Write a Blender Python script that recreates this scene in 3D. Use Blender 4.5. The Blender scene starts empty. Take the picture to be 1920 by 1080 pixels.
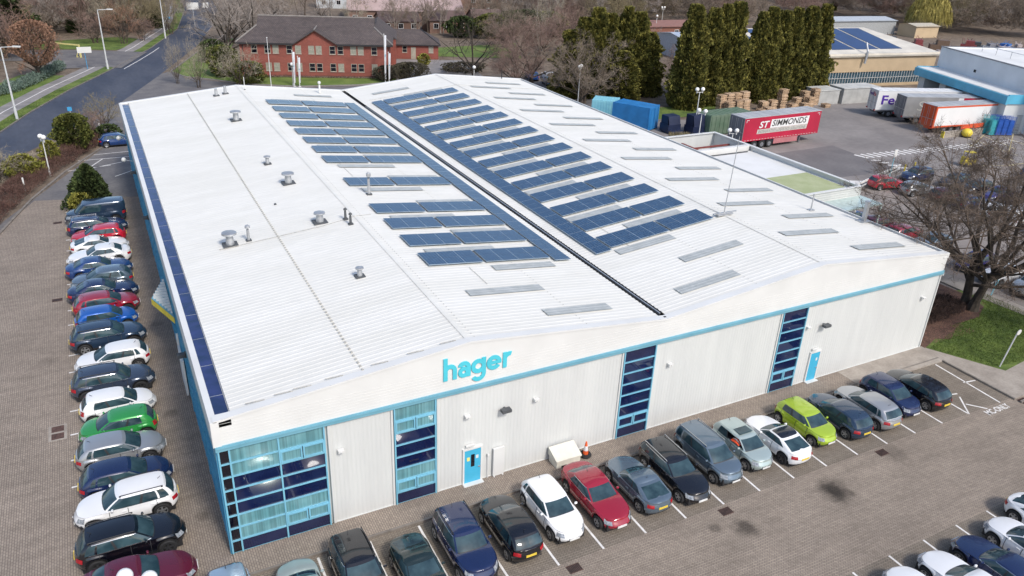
import bpy, bmesh, math, random
from mathutils import Vector, Matrix, noise
PI = math.pi
S = bpy.context.scene
COL = S.collection
# ---------------------------------------------------------------- camera
cd = bpy.data.cameras.new('camera'); cam = bpy.data.objects.new('camera', cd); COL.objects.link(cam)
yaw, pitch, roll = 0.4950, 0.4486, 0.0426
cy, sy, cp, sp = math.cos(yaw), math.sin(yaw), math.cos(pitch), math.sin(pitch)
fw = Vector((sy*cp, cy*cp, -sp)); rt = Vector((cy, -sy, 0)); up = rt.cross(fw)
cr, sr = math.cos(roll), math.sin(roll)
r2 = cr*rt + sr*up; u2 = -sr*rt + cr*up
cam.matrix_world = Matrix(((r2.x, u2.x, -fw.x, -1.9204), (r2.y, u2.y, -fw.y, -28.7491), (r2.z, u2.z, -fw.z, 26.47), (0, 0, 0, 1)))
cd.sensor_width = 36; cd.lens = 1470.8876/1920*36; cd.clip_end = 2000; cd.clip_start = 0.5
S.camera = cam
# ---------------------------------------------------------------- light
SUN_AZ, SUN_EL = math.radians(170), math.radians(46)
w = bpy.data.worlds.new('World'); S.world = w; w.use_nodes = True
nt = w.node_tree; bg = nt.nodes['Background']
sk = nt.nodes.new('ShaderNodeTexSky'); sk.sky_type = 'NISHITA'; sk.sun_disc = False
sk.sun_elevation = SUN_EL; sk.sun_rotation = SUN_AZ; sk.air_density = 1.0; sk.dust_density = 2.0; sk.ozone_density = 1.0
nt.links.new(sk.outputs[0], bg.inputs[0]); bg.inputs[1].default_value = 0.15
sl = bpy.data.lights.new('sun', 'SUN'); sl.energy = 2.1; sl.angle = math.radians(9); sl.color = (1, .95, .885)
so = bpy.data.objects.new('sun', sl); COL.objects.link(so)
sd = Vector((math.sin(SUN_AZ)*math.cos(SUN_EL), math.cos(SUN_AZ)*math.cos(SUN_EL), math.sin(SUN_EL)))
so.rotation_euler = sd.to_track_quat('Z', 'Y').to_euler()
S.view_settings.view_transform = 'Standard'; S.view_settings.look = 'None'
S.view_settings.exposure = 0.40; S.view_settings.gamma = 1
S.render.engine = 'CYCLES'
# ---------------------------------------------------------------- helpers
def tag(o, label=None, cat=None, group=None, kind=None):
    if label: o['label'] = label
    if cat: o['category'] = cat
    if group: o['group'] = group
    if kind: o['kind'] = kind
    return o
def empty(name, loc=(0, 0, 0), rz=0, label=None, cat=None, group=None):
    o = bpy.data.objects.new(name, None); COL.objects.link(o); o.location = loc; o.rotation_euler = (0, 0, rz)
    o.empty_display_size = .2
    return tag(o, label, cat, group)
class MB:
    def __init__(s): s.v = []; s.f = []; s.m = []
    def quad(s, a, b, c, d, m=0):
        n = len(s.v); s.v += [tuple(a), tuple(b), tuple(c), tuple(d)]; s.f.append((n, n+1, n+2, n+3)); s.m.append(m); return s
    def poly(s, pts, m=0):
        n = len(s.v); s.v += [tuple(p) for p in pts]; s.f.append(tuple(range(n, n+len(pts)))); s.m.append(m); return s
    def box(s, x0, x1, y0, y1, z0, z1, m=0, M=None):
        P = [(x0, y0, z0), (x1, y0, z0), (x1, y1, z0), (x0, y1, z0), (x0, y0, z1), (x1, y0, z1), (x1, y1, z1), (x0, y1, z1)]
        if M is not None: P = [tuple(M @ Vector(p)) for p in P]
        n = len(s.v); s.v += P
        for f in ((0, 3, 2, 1), (4, 5, 6, 7), (0, 1, 5, 4), (1, 2, 6, 5), (2, 3, 7, 6), (3, 0, 4, 7)):
            s.f.append(tuple(n+i for i in f)); s.m.append(m)
        return s
    def prism(s, poly, z0, z1, m=0):
        n = len(s.v); k = len(poly)
        s.v += [(p[0], p[1], z0) for p in poly] + [(p[0], p[1], z1) for p in poly]
        s.f.append(tuple(n+i for i in range(k-1, -1, -1))); s.f.append(tuple(n+k+i for i in range(k))); s.m += [m, m]
        for i in range(k):
            j = (i+1) % k; s.f.append((n+i, n+j, n+k+j, n+k+i)); s.m.append(m)
        return s
    def tube(s, p0, p1, r0, r1=None, n=8, m=0, cap=True):
        r1 = r0 if r1 is None else r1
        a = Vector(p0); b = Vector(p1); d = (b-a)
        if d.length < 1e-6: return s
        d.normalize(); u = d.orthogonal().normalized(); v = d.cross(u); k = len(s.v)
        for c, r in ((a, r0), (b, r1)):
            for i in range(n):
                t = 2*PI*i/n; s.v.append(tuple(c+u*(r*math.cos(t))+v*(r*math.sin(t))))
        for i in range(n):
            j = (i+1) % n; s.f.append((k+i, k+j, k+n+j, k+n+i)); s.m.append(m)
        if cap: s.f.append(tuple(k+i for i in range(n-1, -1, -1))); s.f.append(tuple(k+n+i for i in range(n))); s.m += [m, m]
        return s
    def lathe(s, prof, c=(0, 0, 0), n=16, m=0, axis='Z'):
        k = len(s.v)
        for r, h in prof:
            for i in range(n):
                t = 2*PI*i/n; a, b = r*math.cos(t), r*math.sin(t)
                p = (a, b, h) if axis == 'Z' else (a, h, b)
                s.v.append((c[0]+p[0], c[1]+p[1], c[2]+p[2]))
        for q in range(len(prof)-1):
            for i in range(n):
                j = (i+1) % n; A = k+q*n; B = A+n
                f = (A+i, A+j, B+j, B+i)
                s.f.append(f if axis == 'Z' else f[::-1]); s.m.append(m)
        return s
    def ball(s, c, r, n=14, m=0, sz=1.0):
        return s.lathe([(max(1e-4, r*math.sin(PI*i/8)), -r*sz*math.cos(PI*i/8)) for i in range(9)], c, n, m)
    def grid(s, fn, nu, nv, m=0, cu=False):
        k = len(s.v)
        for i in range(nu+1):
            for j in range(nv+1): s.v.append(tuple(fn(i/nu, j/nv)))
        for i in range(nu):
            for j in range(nv):
                a = k+i*(nv+1)+j; s.f.append((a, a+nv+1, a+nv+2, a+1)); s.m.append(m)
        return s
    def build(s, name, mats, parent=None, smooth=False, bevel=0, link=True):
        me = bpy.data.meshes.new(name); me.from_pydata(s.v, [], s.f)
        if not isinstance(mats, (list, tuple)): mats = [mats]
        for mm in mats: me.materials.append(mm)
        if len(mats) > 1: me.polygons.foreach_set('material_index', s.m)
        if smooth: me.shade_smooth(); me.set_sharp_from_angle(angle=math.radians(38))
        me.update()
        o = bpy.data.objects.new(name, me)
        if link: COL.objects.link(o)
        if parent: o.parent = parent
        if bevel:
            b = o.modifiers.new('bevel', 'BEVEL'); b.width = bevel; b.segments = 1; b.limit_method = 'ANGLE'
        return o
def copy_tree(o, parent=None, name=None):
    c = o.copy(); COL.objects.link(c); c.parent = parent
    for ch in list(o.children): copy_tree(ch, c)
    return c
def nd(t, typ, **kw):
    n = t.nodes.new(typ)
    for k, v in kw.items(): setattr(n, k, v)
    return n
def mat(name, col, rough=.6, var=.12, scale=3.0, metal=0, coat=0, bump=0, bscale=40, island=0, col2=None, spec=.5, detail=4, stretch=None, var2=0, emit=0):
    """principled material with noise-driven tone variation in object space"""
    m = bpy.data.materials.new(name); m.use_nodes = True; t = m.node_tree; L = t.links
    b = t.nodes['Principled BSDF']; b.inputs['Roughness'].default_value = rough
    b.inputs['Metallic'].default_value = metal; b.inputs['Coat Weight'].default_value = coat
    b.inputs['Coat Roughness'].default_value = .04; b.inputs['Specular IOR Level'].default_value = spec
    tc = nd(t, 'ShaderNodeTexCoord'); src = tc.outputs['Object']
    if stretch:
        mp = nd(t, 'ShaderNodeMapping'); mp.inputs['Scale'].default_value = stretch; L.new(src, mp.inputs[0]); src = mp.outputs[0]
    n = nd(t, 'ShaderNodeTexNoise'); n.inputs['Scale'].default_value = scale; n.inputs['Detail'].default_value = detail; L.new(src, n.inputs[0])
    r = nd(t, 'ShaderNodeValToRGB'); L.new(n.outputs[0], r.inputs[0])
    c = Vector(col[:3]); c2 = Vector(col2[:3]) if col2 else c*(1+var); c1 = c if col2 else c*(1-var)
    r.color_ramp.elements[0].position = .35; r.color_ramp.elements[1].position = .65
    r.color_ramp.elements[0].color = (*c1, 1); r.color_ramp.elements[1].color = (*c2, 1)
    out = r.outputs[0]
    if var2:
        n2 = nd(t, 'ShaderNodeTexNoise'); n2.inputs['Scale'].default_value = scale*9; n2.inputs['Detail'].default_value = 3; L.new(src, n2.inputs[0])
        mr = nd(t, 'ShaderNodeMapRange'); mr.inputs[1].default_value = .3; mr.inputs[2].default_value = .7; mr.inputs[3].default_value = 1-var2; mr.inputs[4].default_value = 1+var2; L.new(n2.outputs[0], mr.inputs[0])
        mx = nd(t, 'ShaderNodeVectorMath', operation='SCALE'); L.new(out, mx.inputs[0]); L.new(mr.outputs[0], mx.inputs['Scale']); out = mx.outputs[0]
    if island:
        gm = nd(t, 'ShaderNodeNewGeometry'); mi = nd(t, 'ShaderNodeMapRange'); mi.inputs[3].default_value = 1-island; mi.inputs[4].default_value = 1+island; L.new(gm.outputs['Random Per Island'], mi.inputs[0])
        mz = nd(t, 'ShaderNodeVectorMath', operation='SCALE'); L.new(out, mz.inputs[0]); L.new(mi.outputs[0], mz.inputs['Scale']); out = mz.outputs[0]
    L.new(out, b.inputs['Base Color'])
    if bump:
        n3 = nd(t, 'ShaderNodeTexNoise'); n3.inputs['Scale'].default_value = bscale; L.new(src, n3.inputs[0])
        bp = nd(t, 'ShaderNodeBump'); bp.inputs['Strength'].default_value = bump; bp.inputs['Distance'].default_value = .05; L.new(n3.outputs[0], bp.inputs['Height']); L.new(bp.outputs[0], b.inputs['Normal'])
    if emit: b.inputs['Emission Color'].default_value = (*col[:3], 1); b.inputs['Emission Strength'].default_value = emit
    return m
def brickmat(name, c1, c2, mortar, bw, bh, rot=0, ms=.012, stains=(), rough=.85, mot=.18, axes=None):
    m = bpy.data.materials.new(name); m.use_nodes = True; t = m.node_tree; L = t.links
    b = t.nodes['Principled BSDF']; b.inputs['Roughness'].default_value = rough; b.inputs['Specular IOR Level'].default_value = .3
    tc = nd(t, 'ShaderNodeTexCoord'); src = tc.outputs['Object']
    if axes:
        sx = nd(t, 'ShaderNodeSeparateXYZ'); cx = nd(t, 'ShaderNodeCombineXYZ'); L.new(src, sx.inputs[0])
        for i, a in enumerate(axes):
            if a in 'XYZ': L.new(sx.outputs['XYZ'.index(a)], cx.inputs[i])
        src = cx.outputs[0]
    mp = nd(t, 'ShaderNodeMapping'); mp.inputs['Rotation'].default_value = (0, 0, rot); L.new(src, mp.inputs[0])
    k = nd(t, 'ShaderNodeTexBrick'); L.new(mp.outputs[0], k.inputs[0])
    k.inputs['Color1'].default_value = (*c1, 1); k.inputs['Color2'].default_value = (*c2, 1); k.inputs['Mortar'].default_value = (*mortar, 1)
    k.inputs['Scale'].default_value = 1; k.inputs['Brick Width'].default_value = bw; k.inputs['Row Height'].default_value = bh; k.inputs['Mortar Size'].default_value = ms; k.inputs['Mortar Smooth'].default_value = .3
    n = nd(t, 'ShaderNodeTexNoise'); n.inputs['Scale'].default_value = .22; n.inputs['Detail'].default_value = 6; n.inputs['Roughness'].default_value = .65; L.new(tc.outputs['Object'], n.inputs[0])
    mr = nd(t, 'ShaderNodeMapRange'); mr.inputs[1].default_value = .3; mr.inputs[2].default_value = .7; mr.inputs[3].default_value = 1-mot; mr.inputs[4].default_value = 1+mot; L.new(n.outputs[0], mr.inputs[0])
    mx = nd(t, 'ShaderNodeVectorMath', operation='SCALE'); L.new(k.outputs[0], mx.inputs[0]); L.new(mr.outputs[0], mx.inputs['Scale']); out = mx.outputs[0]
    mq = nd(t, 'ShaderNodeMapping'); mq.inputs['Rotation'].default_value = (0, 0, .25); mq.inputs['Scale'].default_value = (.35, 2.2, 1); L.new(tc.outputs['Object'], mq.inputs[0])
    n4 = nd(t, 'ShaderNodeTexNoise'); n4.inputs['Scale'].default_value = .8; n4.inputs['Detail'].default_value = 7; n4.inputs['Roughness'].default_value = .7; L.new(mq.outputs[0], n4.inputs[0])
    m4 = nd(t, 'ShaderNodeMapRange'); m4.inputs[1].default_value = .28; m4.inputs[2].default_value = .6; m4.inputs[3].default_value = .80; m4.inputs[4].default_value = 1.05; L.new(n4.outputs[0], m4.inputs[0])
    x4 = nd(t, 'ShaderNodeVectorMath', operation='SCALE'); L.new(out, x4.inputs[0]); L.new(m4.outputs[0], x4.inputs['Scale']); out = x4.outputs[0]
    n2 = nd(t, 'ShaderNodeTexNoise'); n2.inputs['Scale'].default_value = 1.6; n2.inputs['Detail'].default_value = 5
    L.new(tc.outputs['Object'], n2.inputs[0])
    for (x, y, r, a) in stains:
        s1 = nd(t, 'ShaderNodeVectorMath', operation='SUBTRACT'); s1.inputs[1].default_value = (x, y, 0); L.new(tc.outputs['Object'], s1.inputs[0])
        s2 = nd(t, 'ShaderNodeVectorMath', operation='LENGTH'); L.new(s1.outputs[0], s2.inputs[0])
        ad = nd(t, 'ShaderNodeMath', operation='MULTIPLY_ADD'); ad.inputs[1].default_value = r*1.3; L.new(n2.outputs[0], ad.inputs[0]); L.new(s2.outputs['Value'], ad.inputs[2])
        m2 = nd(t, 'ShaderNodeMapRange'); m2.inputs[1].default_value = r*1.15; m2.inputs[2].default_value = r*1.75; m2.inputs[3].default_value = 1-a; m2.inputs[4].default_value = 1; L.new(ad.outputs[0], m2.inputs[0])
        s3 = nd(t, 'ShaderNodeVectorMath', operation='SCALE'); L.new(out, s3.inputs[0]); L.new(m2.outputs[0], s3.inputs['Scale']); out = s3.outputs[0]
    L.new(out, b.inputs['Base Color'])
    bp = nd(t, 'ShaderNodeBump'); bp.inputs['Strength'].default_value = .35; bp.inputs['Distance'].default_value = .01; L.new(k.outputs['Fac'], bp.inputs['Height']); bp.invert = True; L.new(bp.outputs[0], b.inputs['Normal'])
    return m
def sheet(name, pts, z, m, th=None):
    b = MB()
    if th: b.prism(pts, z-th, z)
    else: b.poly([(x, y, z) for x, y in pts])
    o = b.build(name, m); return tag(o, kind='structure')
def text_mesh(txt, size, ext=.01, off=0, shear=0, sx=1):
    c = bpy.data.curves.new('t', 'FONT'); c.body = txt; c.size = size; c.extrude = ext; c.offset = off; c.shear = shear; c.resolution_u = 3
    o = bpy.data.objects.new('t', c); COL.objects.link(o); dg = bpy.context.evaluated_depsgraph_get()
    me = bpy.data.meshes.new_from_object(o.evaluated_get(dg)); bpy.data.objects.remove(o)
    if sx != 1:
        for v in me.vertices: v.co.x *= sx
    return me
def text_obj(name, txt, size, m, loc, rot, parent, width=None, ext=.01, off=0, shear=0):
    me = text_mesh(txt, size, ext, off, shear)
    if width:
        xs = [v.co.x for v in me.vertices]; k = width/(max(xs)-min(xs)); x0 = min(xs)
        for v in me.vertices: v.co.x = (v.co.x-x0)*k
    me.materials.clear(); me.materials.append(m); me.name = name
    o = bpy.data.objects.new(name, me); COL.objects.link(o); o.location = loc; o.rotation_euler = rot; o.parent = parent
    return o
rnd = random.Random(7)
# ================================================================ SETTING
M_soil = mat('leaf_litter', (.12, .09, .065), .95, scale=.6, col2=(.20, .155, .115), var2=.35)
M_grass = mat('grass', (.065, .105, .016), .9, scale=.5, col2=(.13, .18, .035), var2=.3, bump=.4, bscale=14)
M_grass2 = mat('lawn', (.085, .14, .022), .9, scale=.35, col2=(.14, .19, .04), var2=.2)
M_pave = brickmat('block_paving', (.325, .272, .222), (.26, .215, .176), (.13, .108, .092), .21, .105, PI/2, mot=.13, stains=((-1.2, 12.5, .5, .35), (-.9, 24, .45, .3), (-.8, 3.2, .4, .3), (-7.4, 21.5, .6, .16), (-4, .6, .5, .3), (-4.3, 17.7, .4, .3)))
M_lane = brickmat('herringbone_paving', (.32, .266, .214), (.255, .21, .168), (.13, .112, .098), .21, .105, math.radians(45), mot=.14, stains=((28.6, -8.4, 1.0, .6), (28.55, -8.35, .55, .55), (22.45, -8.45, .4, .35), (22.4, -8.5, .75, .5), (34.2, -7.6, .8, .25), (21.0, -7.9, .35, .4)))
M_bay = brickmat('bay_paving', (.252, .214, .17), (.198, .167, .133), (.10, .085, .073), .21, .105, math.radians(45), mot=.16)
M_asph = mat('asphalt_road', (.040, .049, .074), .75, scale=.25, col2=(.068, .076, .10), var2=.12, stretch=(1, .3, 1))
M_yard = mat('yard_asphalt', (.185, .168, .16), .85, scale=.16, col2=(.25, .228, .215), var2=.08)
M_lot = mat('car_park_asphalt', (.20, .175, .16), .85, scale=.2, col2=(.26, .228, .205), var2=.08)
M_apron = mat('worn_asphalt', (.115, .11, .115), .85, scale=.4, col2=(.17, .16, .155), var2=.15)
M_path = mat('footpath_asphalt', (.19, .18, .175), .85, scale=.5, col2=(.27, .25, .24), var2=.1)
M_conc = mat('concrete', (.27, .235, .2), .85, scale=.8, col2=(.36, .32, .275), var2=.1)
M_kerb = mat('kerb_concrete', (.16, .14, .12), .85, scale=2, col2=(.24, .215, .19))
M_line = mat('white_line_paint', (.62, .60, .57), .7, scale=3, col2=(.80, .78, .75), var2=.08)
M_yline = mat('yellow_line_paint', (.5, .42, .2), .7, scale=3, col2=(.6, .52, .3))
M_mulch = mat('bark_mulch', (.075, .04, .03), .95, scale=1.5, col2=(.14, .08, .055), var2=.4)
g = sheet('ground', [(-500, -200), (900, -200), (900, 900), (-500, 900)], 0, M_soil)
sheet('yard_asphalt', [(46.2, 4.5), (59.3, 4.5), (59.3, -30), (190, -30), (190, 32), (118, 41), (126, 64), (104, 63.5), (80, 59.5), (60, 61), (46.2, 61)], .004, M_yard)
sheet('yard_patch', [(72.5, 41.5), (83.5, 41.8), (83.0, 36.4), (84.5, 30.2), (68.5, 31.5), (68.8, 36.5)], .0065, mat('dark_yard_patch', (.135, .125, .125), .85, scale=.3, col2=(.17, .158, .155), var2=.08))
sheet('car_park_asphalt', [(59.3, -28), (120, -28), (118, 18), (98, 28.3), (70, 28.8), (61.5, 22), (59.3, 15)], .008, M_lot)
sheet('site_road', [(-12, 47), (0, 47), (0, 60.7), (70, 60.7), (70, 95), (44, 97), (35.5, 96), (26, 97.6), (19, 101.4), (14.3, 107.1), (11.2, 110), (9.6, 116), (7, 113), (-3, 84), (-2.2, 71.3)], .004, M_apron)
sheet('side_paving', [(-12.6, 40), (-40, -12), (-40, -60), (0.0, -60), (0.0, 52), (-8.9, 54), (-10.6, 49)], .012, M_pave)
sheet('lane_paving', [(0.0, -60), (95, -60), (95, -28), (59.3, -28), (59.3, -7.3), (46.2, -6.9), (46.2, -1.6), (0, -1.6)], .008, M_lane)
sheet('front_bay_paving', [(0.0, -6.75), (46.2, -6.75), (46.2, -1.6), (0, -1.6)], .012, M_bay)
sheet('far_bay_paving', [(2, -18.2), (46, -18.2), (46, -12.8), (2, -12.8)], .012, M_bay)
sheet('front_footway', [(0, -1.5), (41.5, -1.9), (46.1, -1.9), (46.1, 0), (0, 0)], .10, M_pave, .1)
sheet('corner_footway', [(38, -1.9), (46.0, -1.95), (45.9, -6.95), (59.2, -7.3), (59.2, -5.2), (51.4, -4.3), (48.7, -4.6), (46.4, -.35), (46.4, 0), (38, 0)], .115, M_conc, .1)
b = MB(); b.box(0.02, 46.0, -1.62, -1.5, 0, .125); b.box(45.9, 46.02, -7.0, -1.9, 0, .14); b.box(46, 59.2, -7.42, -7.28, 0, .14)
tag(b.build('kerb', M_kerb), kind='structure')
b = MB()
for a, c in (((-40.2, -12), (-12.8, 40)), ((-12.8, 40), (-9.1, 54.4)), ((-9.1, 54.4), (-6.4, 62.2)), ((-6.4, 62.2), (-2.3, 71.3))):
    d = Vector((c[0]-a[0], c[1]-a[1], 0)).normalized()*.1; n = Vector((-d.y, d.x, 0))
    b.prism([(a[0]-n.x, a[1]-n.y), (c[0]-n.x, c[1]-n.y), (c[0]+n.x, c[1]+n.y), (a[0]+n.x, a[1]+n.y)], 0, .13)
tag(b.build('side_kerb', M_kerb), kind='structure')
# main road and everything beyond it
near = [(-60, -20), (-30, 32), (-22, 48.5), (-12.3, 67), (-6.3, 79.2), (1.1, 95.1), (7.8, 113.5), (17.3, 142), (25, 172), (30, 200), (33, 240)]
far = [(-74, -10), (-40, 38), (-26, 60.5), (-13.1, 81.5), (-10, 91.9), (-5.5, 104.5), (1.0, 120), (8.8, 140.6), (16.2, 164.5), (22, 200), (25, 240)]
sheet('main_road', near+far[::-1], .006, M_asph)
def off(pl, d):
    o = []
    for i, (x, y) in enumerate(pl):
        a = pl[max(0, i-1)]; c = pl[min(len(pl)-1, i+1)]; v = Vector((c[0]-a[0], c[1]-a[1])).normalized()
        o.append((x-v.y*d, y+v.x*d))
    return o
def strip_ribbon(name, pl, d0, d1, z, m, th=None):
    a, c = off(pl, d0), off(pl, d1); b = MB()
    for i in range(len(pl)-1):
        q = [a[i], a[i+1], c[i+1], c[i]]
        if th: b.prism(q, z-th, z)
        else: b.poly([(x, y, z) for x, y in q][::-1] if d1 > d0 else [(x, y, z) for x, y in q])
    return tag(b.build(name, m), kind='structure')
strip_ribbon('road_verge', far, .12, 1.9, .05, M_grass, .05)
strip_ribbon('footpath', far, 1.9, 4.9, .06, M_path, .06)
strip_ribbon('footpath_line', far[2:], 3.3, 3.45, .065, M_line)
strip_ribbon('wide_verge', far[:6]+[(-1.5, 114.5)], 4.9, 11.5, .055, M_grass2, .05)
strip_ribbon('road_kerb', far, 0, .12, .12, M_kerb, .12)
sheet('side_road', [(-7.5, 122), (-.3, 123), (2.4, 120.5), (7.7, 135.8), (2.5, 138.2), (-4, 141), (-12, 143), (-24, 142), (-24, 134), (-10, 131)], .075, M_apron)
sheet('far_verge', [(-30, 143.5), (-12, 144), (-4, 142), (2.5, 139.4), (10, 150), (4, 156), (-12, 152), (-30, 152)], .045, M_grass)
strip_ribbon('road_line', [(2.4, 120.2), (5.2, 127.6), (8.2, 136), (9.8, 141)], -.5, -.35, .012, M_line)
# red office lawn, mulch bed, right lawn
sheet('office_lawn', [(9.9, 115.6), (11.4, 110.8), (14.6, 108), (19.6, 102.4), (26.5, 98.4), (35.8, 96.8), (42.5, 97.6), (43.5, 99.8), (20, 109), (17, 113), (26, 150), (18.5, 140)], .07, M_grass2, .07)
strip_ribbon('lawn_kerb', [(18.5, 140), (9.6, 115.6), (11.2, 110.5), (14.4, 107.6), (19.4, 102), (26.4, 98), (35.8, 96.4), (43, 97.2)], -.1, .1, .14, M_path, .14)
sheet('back_lawn', [(57.5, 119), (74, 112), (82, 130), (60, 128)], .05, M_grass2)
sheet('office_yard', [(43, 98), (58, 94), (62, 113), (49, 118)], .02, M_path)
sheet('yard_verge', [(66, 61.5), (84, 61), (84, 67), (66, 68)], .05, M_grass)
sheet('corner_lawn', [(46.4, -.35), (48.7, -4.6), (51.4, -4.3), (59, -5.1), (58.6, 4.5), (50, 8), (46.4, 8)], .125, M_grass, .12)
MB0 = [(46.3, -.3), (48.2, .3), (49.2, -.2), (51.0, .7), (52.3, 1.2), (54.4, 1.2), (56.5, 2.2), (57.2, 4), (57, 7), (50, 12), (46.3, 12)]
sheet('mulch_bed', MB0, .14, M_mulch, .1)
sheet('park_kerb_path', [(58.6, -5.1), (59.4, -5.2), (59.6, 16), (57.6, 16), (57.6, 4.5)], .145, M_conc, .14)
# painted markings
def seg(b, x0, y0, x1, y1, w, z):
    d = Vector((x1-x0, y1-y0, 0)).normalized(); n = Vector((-d.y, d.x, 0))*w/2
    b.poly([(x0-n.x, y0-n.y, z), (x1-n.x, y1-n.y, z), (x1+n.x, y1+n.y, z), (x0+n.x, y0+n.y, z)])
b = MB()
for i in range(-4, 13): seg(b, 12.97+2.4*i, -6.75, 12.97+2.4*i, -1.75, .11, .018)
seg(b, 44.8, -6.8, 45.15, -2.0, .11, .018); seg(b, 44.8, -4.3, 45.8, -4.45, .1, .018); seg(b, 41.77, -6.8, 43.0, -5.3, .1, .018); seg(b, 41.8, -4.7, 43.2, -5.0, .1, .018); seg(b, 42.6, -6.0, 43.4, -6.9, .1, .018)
for i in range(10): seg(b, 34.5-2.41*i, -12.8, 34.5-2.41*i, -18.0, .11, .018)
for y in (49.6, 47.2, 44.8, 42.4, 39.9, 37.6, 35.3, 33.0, 30.7, 28.4, 26.1, 23.9, 21.7, 19.5, 17.25, 15.0, 12.6, 10.2, 7.9, 5.6, 3.2, .9, -1.5, -3.9): seg(b, -6.3, y, -1.9, y, .11, .018)
tag(b.build('bay_markings', M_line), kind='structure')
b = MB()
seg(b, -6.2, 62.8, -1.9, 63.6, .13, .02); seg(b, -3.4, 68.3, 2, 68.6, .13, .02); seg(b, -5.0, 66.4, 1, 66.3, .13, .02); seg(b, -4.2, 62.9, -2.6, 66.3, .13, .02); seg(b, -4.2, 62.9, 1, 65.2, .13, .02); seg(b, -1.7, 59.3, .0, 60.8, .13, .02)
tag(b.build('rear_bay_markings', M_line), kind='structure')
me = text_mesh('MC-ONLY', .62, .001, .012); me.materials.clear(); me.materials.append(M_line)
xs = [v.co.x for v in me.vertices]; kx = 2.15/(max(xs)-min(xs))
for v in me.vertices: v.co.x *= kx
o = bpy.data.objects.new('painted_lettering', me); COL.objects.link(o); o.location = (42.85, -7.42, .014); o.rotation_euler = (0, 0, math.radians(1)); tag(o, kind='structure')
b = MB()
for i in range(28): x = 82.7+i*1.05; seg(b, x, 37.5-.08*(x-83), x+.45, 35.7-.08*(x-83), .42, .012)
for i in range(5): seg(b, 82.7+.12*i, 34.9-1.15*i, 83.9+.12*i, 34.4-1.15*i, .45, .012)
for i in range(3): seg(b, 70.5+1.0*i, 29.9, 72.6+1.0*i, 28.9, .4, .016)
tag(b.build('crossing_markings', M_line), kind='structure')
b = MB()
for (a, c) in (((101.9, 34.7), (111.4, 38.8)), ((101.8, 29.4), (115.6, 37.4)), ((103, 36), (101, 28)), ((106, 38), (104, 29.5)), ((109.5, 38.2), (107, 31.5)), ((112.5, 37.4), (110, 31)), ((98, 27), (118, 26)), ((92, 29), (99, 26.6))): seg(b, *a, *c, .14, .014)
tag(b.build('yellow_markings', M_yline), kind='structure')
# ================================================================ MAIN WAREHOUSE
W_, L_ = 46.13, 60.69; HE, HV, HR, HS = 7.18, 7.13, 8.35, 5.98; Q = W_/4
def zr(x):
    i = min(3, max(0, int(x//Q))); t = (x-i*Q)/Q; a = [HE, HR, HV, HR, HE]; return a[i]+(a[i+1]-a[i])*t
M_roof = mat('roof_sheet', (.685, .668, .61), .55, scale=.35, col2=(.735, .718, .665), var2=.035, stretch=(.35, 1.6, 1), detail=8)
M_clad = mat('wall_cladding', (.565, .575, .56), .5, scale=.4, col2=(.615, .625, .605), var2=.02, stretch=(2.5, 1, .25))
M_white = mat('white_trim', (.66, .66, .64), .5, scale=.5, var=.04)
M_blue = mat('blue_trim', (.14, .34, .43), .4, scale=.7, col2=(.18, .40, .49))
M_blueclad = mat('blue_cladding', (.055, .25, .40), .45, scale=.8, col2=(.08, .31, .46))
M_cyan = mat('cyan_frame', (.18, .44, .57), .35, scale=1, var=.06)
M_door = mat('cyan_door', (.055, .40, .60), .4, scale=1, var=.05)
M_light = mat('rooflight_sheet', (.34, .36, .355), .5, scale=2, col2=(.42, .44, .435))
M_gut = mat('gutter_lining', (.014, .03, .085), .13, scale=1.5, col2=(.03, .045, .15), spec=.6)
M_dirt = mat('roof_fixings', (.45, .43, .38), .8, scale=8, var=.2)
M_dark = mat('dark_rubber', (.02, .02, .022), .7)
M_zinc = mat('galvanised', (.46, .47, .48), .45, metal=.6, var=.12)
M_flash = mat('lead_flashing', (.08, .085, .09), .7)
M_rust = mat('red_oxide_steel', (.22, .05, .04), .6)
M_green = mat('green_roof_felt', (.34, .38, .20), .9, scale=.8, col2=(.40, .43, .25), var2=.05)
def glassmat(name, col, rough=.04, spec=.8, col2=None):
    return mat(name, col, rough, scale=.9, col2=col2, var=.1, spec=spec)
M_gdark = glassmat('dark_glass', (.005, .009, .045), spec=.8, rough=.02, col2=(.010, .018, .065))
M_gblack = glassmat('black_glass', (.004, .004, .010))
M_gteal = glassmat('glass_over_teal_blind', (.11, .27, .30), spec=.6, rough=.06, col2=(.17, .35, .38))
def foldmat():
    t = M_gteal.node_tree; b = t.nodes['Principled BSDF']; src = b.inputs['Base Color'].links[0].from_socket
    tc = nd(t, 'ShaderNodeTexCoord'); mp = nd(t, 'ShaderNodeMapping'); mp.inputs['Scale'].default_value = (11, 11, .05); n = nd(t, 'ShaderNodeTexNoise'); n.inputs['Scale'].default_value = 1; n.inputs['Detail'].default_value = 2
    t.links.new(tc.outputs['Object'], mp.inputs[0]); t.links.new(mp.outputs[0], n.inputs[0]); mr = nd(t, 'ShaderNodeMapRange'); mr.inputs[1].default_value = .35; mr.inputs[2].default_value = .65; mr.inputs[3].default_value = .72; mr.inputs[4].default_value = 1.12; t.links.new(n.outputs[0], mr.inputs[0])
    m = nd(t, 'ShaderNodeVectorMath', operation='SCALE'); t.links.new(src, m.inputs[0]); t.links.new(mr.outputs[0], m.inputs['Scale']); t.links.new(m.outputs[0], b.inputs['Base Color'])
foldmat()
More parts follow.
